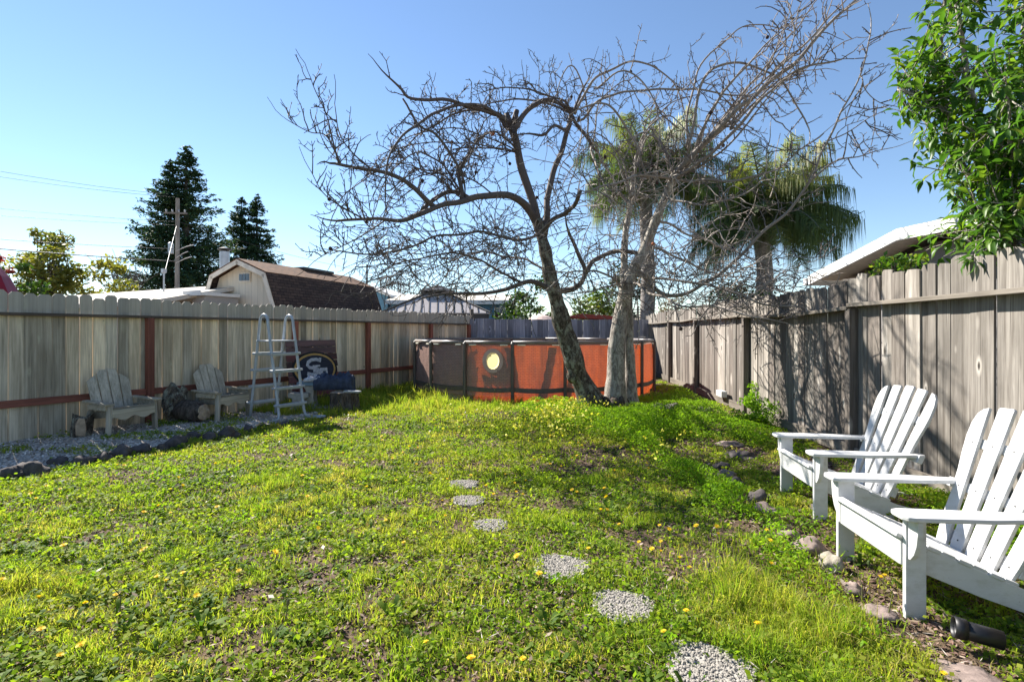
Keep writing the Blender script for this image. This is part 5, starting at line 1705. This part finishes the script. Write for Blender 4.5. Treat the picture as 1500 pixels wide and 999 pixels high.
def gazebo():
    c = Vector((-2.75, 18.9, 0))
    t = thing('gazebo', 'square gazebo with ribbed pale metal hip roof and dark eaves', 'gazebo', c, rad(8))
    h = 1.78; ze, za, top = 1.98, 2.72, .36
    ang = [(-1, -1), (1, -1), (1, 1), (-1, 1)]
    b = MB()
    vs = [(x * h, y * h, ze) for x, y in ang] + [(x * top, y * top, za) for x, y in ang]
    lo = [(x * h, y * h, ze - .03) for x, y in ang]
    b.add(vs + lo, [(0, 1, 5, 4), (1, 2, 6, 5), (2, 3, 7, 6), (3, 0, 4, 7), (4, 5, 6, 7), (11, 10, 9, 8), (0, 8, 9, 1), (1, 9, 10, 2), (2, 10, 11, 3), (3, 11, 8, 0)])
    b.build('roof', M['metal_roof'], t)
    b = MB()
    for q in range(4):
        Rz = Matrix.Rotation(q * math.pi / 2, 3, 'Z')
        for k in range(-6, 7):
            x = k * h / 6.5
            f = 1 if abs(x) <= top else 1 - (abs(x) - top) / (h - top)
            y1 = -h + (h - top) * f; z1 = ze + (za - ze) * f
            b.tube([Rz @ Vector((x, -h, ze + .012)), Rz @ Vector((x, y1, z1 + .012))], .022, 4)
        b.tube([Rz @ Vector((-h, -h, ze + .02)), Rz @ Vector((-top, -top, za + .02))], .035, 6)
    b.build('roof_ribs', M['dark_trim'], t)
    b = MB()
    for q in range(4):
        Rz = Matrix.Rotation(q * math.pi / 2, 3, 'Z')
        b.box(Rz @ Vector((0, -h + .06, ze - .15)), (2 * h - .24, .05, .22), Rz)
    b.build('eave_beam', M['dark_trim'], t)
    for x, y in ang:
        b = MB(); b.box((x * (h - .15), y * (h - .15), (ze - .05) / 2), (.12, .12, ze - .05)); b.build('post', M['dark_trim'], t)
    b = MB(); tt = .62; z0 = za + .09
    vs = [(x * tt, y * tt, z0) for x, y in ang] + [(0, 0, z0 + .27)] + [(x * tt, y * tt, z0 - .03) for x, y in ang]
    b.add(vs, [(0, 1, 4), (1, 2, 4), (2, 3, 4), (3, 0, 4), (8, 7, 6, 5), (0, 5, 6, 1), (1, 6, 7, 2), (2, 7, 8, 3), (3, 8, 5, 0)]); b.build('vent_roof', M['dark_trim'], t)
    b = MB(); b.box((0, 0, za + .03), (.66, .66, .10)); b.build('vent_collar', M['dark_trim'], t)


gazebo()


def right_house():
    X = 5.55
    t = thing('neighbour_house', 'grey-beige house with broad white roof edge behind the board fence at right', 'house', (X, 6.7, 0))
    # gable wall in the plane X, running away from the photographer
    b = MB(); vs = []
    pf = [(-5.2, 0), (2.6, 0), (2.6, 2.24), (.6, 2.62), (-5.2, 2.42)]
    b.prism([(-a, c) for a, c in pf][::-1], 6, Matrix.Translation((3.5, 0, 0)) @ Matrix(((0, 0, 1, 0), (-1, 0, 0, 0), (0, 1, 0, 0), (0, 0, 0, 1)))); b.build('wall', M['stucco'], t)
    def slab(y0, z0, y1, z1, th, name, m, x0, x1):
        bb = MB(); v = []
        for x in (x0, x1):
            v += [(x, y0, z0), (x, y1, z1), (x, y1, z1 - th), (x, y0, z0 - th)]
        bb.add(v, [(0, 1, 2, 3), (7, 6, 5, 4), (0, 4, 5, 1), (1, 5, 6, 2), (2, 6, 7, 3), (3, 7, 4, 0)]); bb.build(name, m, t)
    slab(2.75, 2.36, .6, 2.795, .05, 'roof', M['pale_roof'], -.02, 7)
    slab(.595, 2.795, -5.5, 2.575, .05, 'roof', M['pale_roof'], -.02, 7)
    slab(2.78, 2.37, .6, 2.805, .165, 'fascia', M['white_trim'], -.07, -.024)
    slab(.596, 2.805, -5.5, 2.585, .165, 'fascia', M['white_trim'], -.07, -.024)
    slab(2.70, 2.30, .6, 2.73, .02, 'soffit', M['cream'], -.015, .49)
    slab(.596, 2.73, -5.4, 2.515, .02, 'soffit', M['cream'], -.015, .49)
    b = MB(); b.box((2.9, 2.84, 2.27), (6, .11, .14)); b.build('gutter', M['white_trim'], t, bevel=.02)


right_house()

# ------------------------------------------------------------------ umbrella, canopies, lattice
t = thing('patio_umbrella', 'half-folded crimson patio umbrella at the left photo edge', 'umbrella', (-9.70, 9.3, 0))
b = MB(); n = 8; vs = []; fs = []
prof = [(.03, 2.86), (.22, 2.66), (.25, 2.60), (.42, 2.35), (.56, 2.02), (.62, 1.75)]
for r, z in prof:
    for k in range(n * 4):
        a = 2 * math.pi * k / (n * 4)
        vs.append((r * (1 - .08 * abs(math.sin(a * n / 2))) * math.cos(a), r * (1 - .08 * abs(math.sin(a * n / 2))) * math.sin(a), z))
m = n * 4
for j in range(len(prof) - 1):
    for k in range(m): fs.append((j * m + k, j * m + (k + 1) % m, (j + 1) * m + (k + 1) % m, (j + 1) * m + k))
fs.append(tuple(range(m)))
b.add(vs, fs); b.build('canopy', M['umbrella_red'], t)
b = MB(); b.tube([(0, 0, 0), (0, 0, 2.9)], .022, 10); b.build('pole', M['dark_trim'], t)
b = MB(); b.lathe([(.26, 0), (.26, .06), (.05, .1)], 20); b.build('base', M['concrete'], t)

t = thing('patio_umbrella', 'low pale pink umbrella top peeping over the back fence', 'umbrella', base_at(793, 19.2))
b = MB(); b.lathe([(.62, 1.72), (.60, 1.75), (.35, 1.90), (.02, 2.0)], 16); b.build('canopy', M['pink_canvas'], t)
b = MB(); b.tube([(0, 0, 0), (0, 0, 1.99)], .02, 8); b.build('pole', M['dark_trim'], t)
t = thing('garden_canopy', 'dark red canopy roof just above the back fence between the trunks', 'canopy', base_at(868, 18.6))
b = MB(); b.prism([(-.95, 1.83), (.95, 1.76), (.9, 1.84), (.35, 1.92), (-.55, 1.97), (-.9, 1.90)], 1.2, MX.to_4x4()); b.build('roof', M['red_canopy'], t, bevel=.01)
for s in (-1, 1):
    b = MB(); b.tube([(s * .8, -.5, 0), (s * .8, -.5, 1.78)], .03, 8); b.build('post', M['dark_trim'], t)
t = thing('lattice_screen', 'small grey lattice panel left of the palm trunk behind the fence', 'screen', base_at(935, 17.4))
b = MB()
for k in range(22): b.box((0, 0, .2 + k * .09), (.5, .02, .03))
for s in (-1, 0, 1): b.box((s * .24, .03, 1.1), (.05, .04, 2.2))
b.build('slats', M['fence_grey_h'], t)

# ------------------------------------------------------------------ utility poles and wires
def pole(label, base, h, r, arms):
    t = thing('utility_pole', label, 'utility pole', base, rad(8))
    b = MB(); b.tube([(0, 0, 0), (.05, 0, h)], [r, r * .75], 12); b.build('shaft', M['pole_wood'], t)
    for z, L, m in arms:
        b = MB(); b.box((.0, -r * 1.02, z), (L, .08, .09)); a = b.build('crossarm', M['pole_wood'], t)
        b = MB()
        for k in range(4):
            x = -L / 2 + .12 + (L - .24) * k / 3
            b.lathe([(.03, z + .06), (.06, z + .10), (.04, z + .14), (.06, z + .17), (.02, z + .21)], 10, (x, -r * 1.02, 0))
        b.build('insulators', M['zinc'], a)
    return t


PB = base_at(259, 30)
pt = pole('tall grey utility pole with crossarms in front of the redwood', PB, 9.15, .135, [(8.25, 1.25, 0)])
b = MB()
for z, dx in ((6.3, 1.0), (5.6, .9), (5.9, .7)):
    b.tube([(.0, -.1, z - .25), (dx * .6, -.15, z + .02), (dx, -.2, z + .12)], .022, 6)
b.lathe([(.14, 5.9), (.14, 6.5), (.05, 6.58)], 12, (-.30, -.05, 0)); b.build('bracket', M['zinc'], pt)
pole('distant thin utility pole with two crossarms above the shed roof end', base_at(537, 60), 9.2, .13, [(8.9, 2.6, 0), (6.6, 2.3, 0)])


def wire(label, p0, p1, sagv, r=.012):
    mb = MB(); pts = []
    for k in range(25):
        u = k / 24; p = p0.lerp(p1, u); p = p + Vector((0, 0, -sagv * 4 * u * (1 - u))); pts.append(p)
    mb.tube(pts, r, 5, cap=False)
    tag(mb.build('power_line', M['wire'], smooth=True), label, 'wire', 'overhead lines at upper left')


wire('topmost overhead line at upper left', W(-260, 200, 20), W(246, 285, 30), .25, .010)
wire('second overhead line from the top at upper left', W(-260, 214, 20), W(256, 289, 30), .25, .010)
wire('third overhead line from the top at left', W(-260, 277, 20), W(258, 325, 30), .15, .010)
wire('fourth overhead line from the top at left', W(-260, 293, 20), W(259, 330, 30), .15, .010)
wire('second lowest overhead line, thin, crossing the airy tree', W(-260, 330, 20), W(259, 365, 30), .1, .014)
wire('lowest overhead line, thick and dark, crossing the airy tree', W(-260, 340, 20), W(259, 383, 30), .1, .026)
wire('pale slanting guy wire left of the utility pole', W(240, 405, 24), W(259, 330, 30), .0, .02)
wire('faint overhead line running right from the utility pole', W(262, 325, 30), W(560, 400, 52), .4, .012)
# ------------------------------------------------------------------ lawn and weeds
def sample(n, x0, x1, y0, y1): return rng.uniform(x0, x1, n), rng.uniform(y0, y1, n)


def field(dens_fn, bands):
    """world points in the yard, band = (y0, y1, per square metre)"""
    X, Y = [], []
    for y0, y1, d in bands:
        w = 10.5
        n = int(w * (y1 - y0) * d)
        x, y = sample(n, -6.2, 4.3, y0, y1)
        k = in_yard(x, y) & ~in_pool(x, y, .02)
        x, y = x[k], y[k]
        k = rng.random(len(x)) < dens_fn(x, y)
        X.append(x[k]); Y.append(y[k])
    return np.concatenate(X), np.concatenate(Y)


def stones_free(x, y, pad=.0):
    ok = np.ones(len(x), bool)
    for p, r in STONE_P:
        a = np.arctan2(y - p.y, x - p.x)
        rr = (r + pad) * (.93 + .12 * np.sin(3 * a + p.x * 5) + .07 * np.sin(7 * a))
        ok &= (x - p.x) ** 2 + (y - p.y) ** 2 > rr ** 2
    return ok


def lawn_cover(x, y):
    """how much grows: bare soil patches, path by the fence, chip bed"""
    n = vnoise(x, y, .55, 1) * .6 + vnoise(x, y, .16, 2) * .4
    c = np.clip((n - .19) * 4.4, .20, 1)
    path = (x > 1.55 + .10 * y * .35 + .5 * (vnoise(x, y, .8, 3) - .5)) & (y < 9.5)
    c = np.where(path, c * np.clip((vnoise(x, y, .4, 8) - .26) * 5, .12, 1), c)
    c = np.where(right_of_edge(x, y), c, .8 * (vnoise(x, y, .40, 4) > .56) * np.clip((y - 3) / 4, .3, 1) + .006)
    c = c * np.where(rocks_free(x, y, .48), 1, .05)
    far = y > 8.6
    c = np.where(far & (x < .2), 1.0, c)
    c = np.where(~stones_free(x, y, -.022), .035, c)
    c = np.where((x - TREE.x) ** 2 + (y - TREE.y) ** 2 < .30 ** 2, 0, c)
    return c


def rocks_free(x, y, k=.5):
    ok = np.ones(len(x), bool)
    for a, b, w in ROCK_P: ok &= (x - a) ** 2 + (y - b) ** 2 > (w * k) ** 2
    return ok


def lush(x, y):
    """0..1 tall lush growth: by the pool and fence, lower right corner, random tufts"""
    a = np.clip(((y - 7.9) / 1.2), 0, 1) * np.clip((.9 - x) / 1.2, 0, 1)
    b = np.exp(-((x - 1.25) ** 2 / .18 + (y - 2.45) ** 2 / .28))
    d = np.clip((vnoise(x, y, .32, 12) - .74) * 5, 0, 1)
    e = np.exp(-((x - .55) ** 2 / .05 + (y - 2.3) ** 2 / .08))
    return np.clip(np.maximum.reduce([a, b, d * .5, e * .6]), 0, 1)


def hue(x, y): return vnoise(x, y, 1.1, 21) * .5 + vnoise(x, y, .28, 22) * .5


# grass blades
x, y = field(lambda x, y: lawn_cover(x, y) * np.clip(.35 + .9 * (vnoise(x, y, .35, 30) - .25) + lush(x, y), .12, 1), [(-1.5, 1.5, 700), (1.5, 3.2, 11500), (3.2, 5, 8000), (5, 7.5, 5200), (7.5, 15.8, 2700)])
L = lush(x, y); n = len(x)
tuft = np.clip((vnoise(x, y, .075, 90) * .5 + vnoise(x, y, .19, 91) * .5 - .33) * 3.0, .4, 1.45)
h = (.020 + .034 * rng.random(n) + .02 * hue(x, y)) * tuft * (1 + 2.3 * L * rng.random(n)) + L * .03
h = np.where((y > 8) & (x < .4), h * 1.35, h)
w = .0034 + .0020 * rng.random(n) + .0006 * np.clip(y - 3, 0, 8)
tone = np.clip(.36 + .48 * hue(x, y) + rng.normal(0, .15, n) + .10 * L, 0, .93)
dry = np.clip((vnoise(x, y, .38, 95) - .55) * 3, 0, .6) * (1 - L)
tone = np.where(rng.random(n) < .05 + dry, rng.uniform(.88, 1, n), tone)
P = np.stack([x, y, gz(x, y) - .002], 1)
o = np_mesh('lawn_grass', *blades(P, h, w, rng.uniform(.15, 1.1, n), tone), M['grass'])
tag(o, 'short yellow-green lawn grass, patchy and weedy', 'grass', kind='stuff')

# low broad leaves: clover and weeds close to the soil
x, y = field(lambda x, y: lawn_cover(x, y) * np.clip(1.25 - 1.5 * np.abs(vnoise(x, y, .42, 40) - .62), .1, 1) * (1 - .6 * lush(x, y)), [(-1.5, 1.5, 500), (1.5, 3.2, 6000), (3.2, 5, 4400), (5, 7.5, 3000), (7.5, 15.8, 1200)])
n = len(x)
tf = np.clip((vnoise(x, y, .10, 92) - .25) * 2.2, .15, 1.5)
z = gz(x, y) + rng.random(n) ** 1.3 * .050 * tf + .002
N = rng.normal(size=(n, 3)) * .55 + np.array([[0, 0, 1.0]])
tone = np.clip(.22 + .70 * hue(x, y) + rng.normal(0, .2, n), 0, 1)
o = np_mesh('clover', *diamonds(np.stack([x, y, z], 1), N, rng.uniform(.011, .034, n) * (1 + .06 * np.clip(y - 3, 0, 6)), .75, tone), M['clover'])
tag(o, 'low clover and small weeds between the grass', 'ground cover', kind='stuff')

# broad-leaved rosettes
x, y = field(lambda x, y: lawn_cover(x, y) * np.clip((vnoise(x, y, .9, 50) - .28) * 2.0 + .25 * (x < -1), .03, 1), [(1.2, 4.2, 60), (4.2, 7.5, 34), (7.5, 11, 14)])
big = [(.72, 3.78), (-2.9, 4.35), (-2.75, 4.5), (-1.9, 5.7), (-2.2, 6.0), (.55, 3.85), (-2.1, 2.5), (-1.4, 2.3), (-.55, 2.35), (1.18, 2.78), (.1, 5.2)]
x = np.concatenate([x, [b[0] for b in big]]); y = np.concatenate([y, [b[1] for b in big]])
parts = []
for i in range(len(x)):
    isbig = i >= len(x) - len(big)
    m = int(rng.integers(7, 12)) + (7 if isbig else 0)
    Ls = rng.uniform(.045, .10, m) * (1.35 if isbig else 1); a = rng.uniform(0, 6.283, m); el = rng.uniform(.15, .9, m) + (.25 if isbig else 0)
    d = np.stack([np.cos(a) * np.cos(el), np.sin(a) * np.cos(el), np.sin(el)], 1); sd = np.stack([-np.sin(a), np.cos(a), 0 * a], 1)
    wd = Ls * rng.uniform(.09, .16, m) * .8
    c = np.array([[x[i], y[i], gzf(x[i], y[i])]]) + rng.normal(size=(m, 3)) * .006 * np.array([[1, 1, 0]])
    m1 = c + d * (Ls * .5)[:, None]; m2 = c + d * (Ls * .82)[:, None] - np.array([[0, 0, 1]]) * (Ls * .08)[:, None]; tp = c + d * Ls[:, None] - np.array([[0, 0, 1]]) * (Ls * .22)[:, None]
    V = np.stack([c - sd * (wd * .2)[:, None], c + sd * (wd * .2)[:, None], m1 - sd * wd[:, None] * .8, m1 + sd * wd[:, None] * .8, m2 - sd * wd[:, None], m2 + sd * wd[:, None], tp], 1).reshape(-1, 3)
    ii = np.arange(m)[:, None, None] * 7
    Fi = (ii + np.array([[0, 1, 3], [0, 3, 2], [2, 3, 5], [2, 5, 4], [4, 5, 6]])[None]).reshape(-1, 3)
    parts.append((V, Fi, np.repeat(np.clip(rng.normal(.55, .2, m) + (.1 if isbig else 0), 0, 1), 7)))
o = np_mesh('weed_rosettes', *join_np(parts), M['weed'])
tag(o, 'flat rosettes of broad weed leaves in the lawn', 'weeds', kind='stuff')

# feathery bright green weed mounds round the tree and along the path
def feather_cover(x, y):
    a = np.exp(-(((x - 1.9) / 1.0) ** 2 + ((y - 6.9) / 1.15) ** 2) * 1.1)
    b = np.exp(-(((x - 2.9) / .6) ** 2 + ((y - 7.2) / 1.4) ** 2)) * .8
    c = np.exp(-(((x - .9) / 1.1) ** 2 + ((y - 8.0) / .55) ** 2)) * .7
    d = np.exp(-(((x - 1.75) / .35) ** 2 + ((y - 4.2) / 1.5) ** 2)) * .62
    e = np.exp(-(((x - 3.0) / .3) ** 2 + ((y - 3.1) / 1.2) ** 2)) * .7
    f = np.exp(-(((x - 2.9) / .6) ** 2 + ((y - 9.2) / .7) ** 2)) * .7
    m = np.maximum.reduce([a, b, c, d, e, f])
    return np.clip(m * 1.7 - .45 + 1.2 * (vnoise(x, y, .42, 60) - .5), 0, 1)


x, y = field(lambda x, y: feather_cover(x, y) * stones_free(x, y) * rocks_free(x, y, .75) * ((x - TREE.x) ** 2 + (y - TREE.y) ** 2 > .3 ** 2), [(1.5, 4, 12000), (4, 6, 12000), (6, 10.5, 9500)])
f = feather_cover(x, y); n = len(x)
mound = .06 + .21 * f * (.35 + vnoise(x, y, .26, 61))
z = gz(x, y) + mound * rng.random(n) ** .55
N = rng.normal(size=(n, 3)) * .8 + np.array([[0, 0, .7]])
tone = np.clip(.55 + .55 * (hue(x, y) - .5) + rng.normal(0, .2, n), 0, 1)
o = np_mesh('feathery_weed', *diamonds(np.stack([x, y, z], 1), N, rng.uniform(.016, .040, n), .40, tone), M['feather'])
tag(o, 'feathery bright green weed mounds around the bare tree', 'ground cover', kind='stuff')

# pale yellow flowering clump left of the tree base
def clump_pts(n, cx, cy, sx, sy): return rng.normal(cx, sx, n), rng.normal(cy, sy, n)


parts = []
for (cx, cy, sx, sy, n) in ((.55, 7.15, .24, .30, 210), (.85, 7.75, .35, .25, 120), (-.1, 7.6, .4, .4, 70), (1.75, 5.6, .35, .4, 40), (.3, 6.2, .5, .4, 60)):
    x, y = clump_pts(n, cx, cy, sx, sy)
    z = gz(x, y) + rng.uniform(.07, .19, n)
    N = rng.normal(size=(n, 3)) * .6 + np.array([[0, -.3, 1.0]])
    tone = rng.random(n)
    for q in range(3):
        parts.append(diamonds(np.stack([x, y, z], 1) + rng.normal(0, .008, (n, 3)), N + rng.normal(0, .3, (n, 3)), rng.uniform(.022, .038, n), .8, tone))
o = np_mesh('pale_blooms', *join_np(parts), M['yellow_pale'])
tag(o, 'drift of pale yellow blooms in the green left of the tree base', 'flowers', kind='stuff')
x, y = clump_pts(5200, .55, 7.3, .42, .42); n = len(x)
z = gz(x, y) + .13 * rng.random(n) ** .6
o = np_mesh('bloom_foliage', *diamonds(np.stack([x, y, z], 1), rng.normal(size=(n, 3)) * .6 + np.array([[0, 0, 1.0]]), rng.uniform(.018, .034, n), .7, np.clip(rng.normal(.6, .2, n), 0, 1)), M['clover'])
tag(o, 'soft green foliage under the pale yellow blooms', 'ground cover', kind='stuff')

# dead straw lying in the lawn
x, y = field(lambda x, y: right_of_edge(x, y) * np.clip((vnoise(x, y, .5, 70) - .45) * 2.4 + .4 * (x < -1.0) * (y < 4) * vnoise(x, y, .3, 71), .03, 1), [(1.5, 4, 260), (4, 8, 90)])
n = len(x)
a = rng.uniform(0, 6.283, n)
o = np_mesh('dead_straw', *diamonds(np.stack([x, y, gz(x, y) + rng.uniform(.006, .035, n)], 1), rng.normal(size=(n, 3)) * .25 + np.array([[0, 0, 1.0]]), rng.uniform(.02, .06, n), .07, rng.uniform(.05, .65, n), np.stack([np.cos(a), np.sin(a), rng.normal(0, .15, n)], 1)), M['chip'])
tag(o, 'pale dead straw lying in the lawn', 'straw', kind='stuff')

# bark chips on the left bed, mulch on the right path and bare soil
xs, ys = sample(42000, -6.6, -2.9, -.5, 8.7)
k = (~right_of_edge(xs, ys)) & in_yard(xs, ys, .03); xs, ys = xs[k], ys[k]; n = len(xs)
o = np_mesh('bark_chips', *diamonds(np.stack([xs, ys, gz(xs, ys) + rng.uniform(.008, .02, n)], 1), rng.normal(size=(n, 3)) * .35 + np.array([[0, 0, 1.0]]), rng.uniform(.02, .055, n), .42, rng.beta(2, 1.6, n)), M['chip'])
tag(o, 'pale bark chips along the picket fence', 'bark chips', kind='stuff')
xs, ys = sample(170000, -4, 4.2, 1.4, 10.5)
k = right_of_edge(xs, ys) & in_yard(xs, ys, .03) & ~in_pool(xs, ys) & ((xs > 1.5 + .035 * ys) | (rng.random(len(xs)) < .5)); xs, ys = xs[k], ys[k]; n = len(xs)
o = np_mesh('mulch', *diamonds(np.stack([xs, ys, gz(xs, ys) + rng.uniform(.002, .012, n)], 1), rng.normal(size=(n, 3)) * .35 + np.array([[0, 0, 1.0]]), rng.uniform(.012, .042, n), .5, rng.beta(1.5, 2.2, n)), M['mulch'])
tag(o, 'reddish mulch and leaf litter on the path by the board fence', 'mulch', kind='stuff')

xs, ys = sample(900, -4, 3.6, 1.6, 9)
k = right_of_edge(xs, ys) & in_yard(xs, ys, .05) & ~in_pool(xs, ys); xs, ys = xs[k], ys[k]; n = len(xs)
o = np_mesh('fallen_leaves', *diamonds(np.stack([xs, ys, gz(xs, ys) + rng.uniform(.015, .05, n)], 1), rng.normal(size=(n, 3)) * .5 + np.array([[0, 0, 1.0]]), rng.uniform(.025, .055, n), .5, rng.uniform(.3, 1, n)), M['drybrush'])
tag(o, 'dry brown fallen leaves scattered on the lawn', 'leaves', kind='stuff')

# tall grass stems at the lower right and pool edge
def dandelion():
    t = thing('dandelion', 'yellow dandelion flower open in the lawn', 'flower', group='yellow dandelions dotted over the lawn')
    b = MB()
    for k in range(16):
        a = 2 * math.pi * k / 16
        b.add([(0, 0, .0), (.017 * math.cos(a - .17), .017 * math.sin(a - .17), .003), (.020 * math.cos(a), .020 * math.sin(a), .004), (.017 * math.cos(a + .17), .017 * math.sin(a + .17), .003)], [(0, 1, 2, 3)])
    for k in range(12):
        a = 2 * math.pi * k / 12 + .2
        b.add([(0, 0, .003), (.011 * math.cos(a - .2), .011 * math.sin(a - .2), .009), (.013 * math.cos(a), .013 * math.sin(a), .011), (.011 * math.cos(a + .2), .011 * math.sin(a + .2), .009)], [(0, 1, 2, 3)])
    b.lathe([(.004, -.008), (.007, -.002), (.004, .004)], 8)
    b.build('bloom', M['yellow'], t)
    b = MB(); b.tube([(0.012, .004, -.10), (.006, .003, -.05), (0, 0, -.004)], .0022, 5, cap=False); b.build('stalk', M['stem'], t)
    return t


dand_px = [(866, 452), (923, 497), (990, 552), (1071, 555), (1033, 578), (1065, 592), (828, 600), (585, 624), (660, 678), (284, 924), (606, 956), (1074, 858), (1120, 632), (880, 395), (868, 600)]
DP = []
# read off the photograph's lawn, in its own pixels
for a, b in [(880, 758), (907, 780), (936, 802), (968, 806), (955, 814), (968, 820), (862, 825), (757, 836), (790, 858), (624, 966), (766, 982), (972, 937), (1123, 790), (1128, 800), (1130, 831), (1010, 842), (996, 836),
             (118, 965), (88, 974), (60, 941), (57, 894), (125, 895), (170, 894), (93, 810), (3, 865), (288, 887), (243, 862), (230, 861), (268, 858), (350, 845), (405, 821), (213, 813), (208, 818), (466, 781), (403, 822), (164, 757), (250, 757), (318, 742),
             (68, 725), (88, 724), (45, 735), (53, 742), (268, 718), (250, 723), (372, 716), (502, 703), (172, 686), (182, 686), (590, 673), (638, 628), (667, 639), (700, 640), (740, 700), (655, 712), (712, 720), (580, 712), (648, 745), (652, 766), (565, 778), (770, 707), (754, 710), (756, 726), (838, 722), (845, 724), (900, 690), (914, 688), (930, 680), (950, 690), (888, 732), (887, 738), (822, 684), (838, 672), (782, 680), (806, 682),
             (1050, 783), (1052, 790), (1290, 850), (1278, 800), (1110, 930), (690, 992), (1383, 991), (1296, 853), (1005, 915), (470, 640), (515, 652), (600, 660), (612, 664), (560, 650), (575, 680), (630, 700), (690, 700), (610, 690)]:
    DP.append(at_ground(a, b + 4))
for k in range(110):
    q = Vector((R.uniform(-3.4, 1.6), R.uniform(3.0, 8.2), 0))
    if right_of_edge(np.array([q.x]), np.array([q.y]))[0] and stones_free(np.array([q.x]), np.array([q.y]))[0] and R.random() < .62: DP.append(q)
d0 = None
for k, q in enumerate(DP):
    z = gzf(q.x, q.y) + R.uniform(.045, .085)
    s = R.uniform(.62, 1.0)
    if d0 is None: d0 = o = dandelion()
    else: o = dup(d0, (0, 0, 0), 0, d0['label'])
    o.location = (q.x, q.y, z); o.scale = (s, s, s)
    o.rotation_euler = (R.gauss(.12, .22), R.gauss(-.12, .22), R.uniform(0, 6))

# thin seed stalks standing out of the grass
parts = MB()
for (px, py, hh) in [(48, 862, .16), (175, 905, .18), (165, 770, .14), (706, 600, .3), (722, 600, .28), (1300, 900, .25), (1262, 880, .2), (850, 985, .2), (1345, 855, .2), (400, 930, .12), (640, 905, .15), (1040, 900, .2)]:
    q = at_ground(px, py); q.z = gzf(q.x, q.y)
    parts.tube([q, q + Vector((R.gauss(0, .02), R.gauss(0, .02), hh * .55)), q + Vector((R.gauss(0, .05), R.gauss(0, .04), hh))], [.003, .0025, .002], 4)
    parts.lathe([(.002, 0), (.008, .012), (.006, .024), (.001, .03)], 6, parts.v[-1])
o = parts.build('seed_stalks', M['stem']); tag(o, 'thin dry seed stalks standing out of the grass', 'stalks', kind='stuff')

# a leafy weed in the corner at the fence post
leafy('fence_weed', 'bushy green weed at the foot of the fence post left of the chairs', Vector((3.80, 8.05, 0)), .55, .22, .25, 900, .055, M['feather'], (.45, .25), .0, 12, 31, False, .55, cat='weed')
leafy('fence_weed', 'low round green weed against the kick board beyond the far chair', Vector((3.45, 7.25, 0)), .34, .35, .3, 1500, .045, M['feather'], (.5, .25), .0, 12, 32, False, .5, cat='weed')

# ------------------------------------------------------------------ light, sky, camera
SUN_EL, SUN_AZ = rad(39), Vector((-.735, .678, 0))
sd = Vector((SUN_AZ.x * math.cos(SUN_EL), SUN_AZ.y * math.cos(SUN_EL), math.sin(SUN_EL)))
li = bpy.data.lights.new('sun', 'SUN'); li.energy = 3.4; li.angle = rad(.5); li.color = (1.0, .945, .86)
lo = bpy.data.objects.new('sun', li); COL.objects.link(lo)
lo.rotation_euler = (-sd).to_track_quat('-Z', 'Y').to_euler()
w = bpy.data.worlds.new('World'); scene.world = w; w.use_nodes = True
nt = w.node_tree
sky = nt.nodes.new('ShaderNodeTexSky'); sky.sky_type = 'NISHITA'; sky.sun_disc = False
sky.sun_elevation = SUN_EL; sky.sun_rotation = math.atan2(SUN_AZ.x, SUN_AZ.y)
sky.air_density = 1.0; sky.dust_density = 0; sky.ozone_density = 3.2; sky.altitude = 0
bg = nt.nodes['Background']; nt.links.new(sky.outputs[0], bg.inputs['Color']); bg.inputs['Strength'].default_value = .050

cam = bpy.data.cameras.new('camera'); cam.lens = 18; cam.sensor_width = 36; cam.shift_y = -(499.5 - HY) / 1500
cam.clip_start = .05; cam.clip_end = 3000
co = bpy.data.objects.new('camera', cam); COL.objects.link(co); co.location = (0, 0, CAM_H); co.rotation_euler = (rad(90), 0, 0)
scene.camera = co
vs = scene.view_settings
vs.view_transform = 'Standard'; vs.look = 'None'; vs.gamma = 1; vs.exposure = 1.93; vs.use_curve_mapping = False
scene.cycles.max_bounces = 8; scene.cycles.transmission_bounces = 4; scene.cycles.transparent_max_bounces = 4
scene.cycles.sample_clamp_indirect = 6
scene.cycles.use_denoising = True
try: scene.cycles.denoiser = 'OPENIMAGEDENOISE'
except Exception: pass
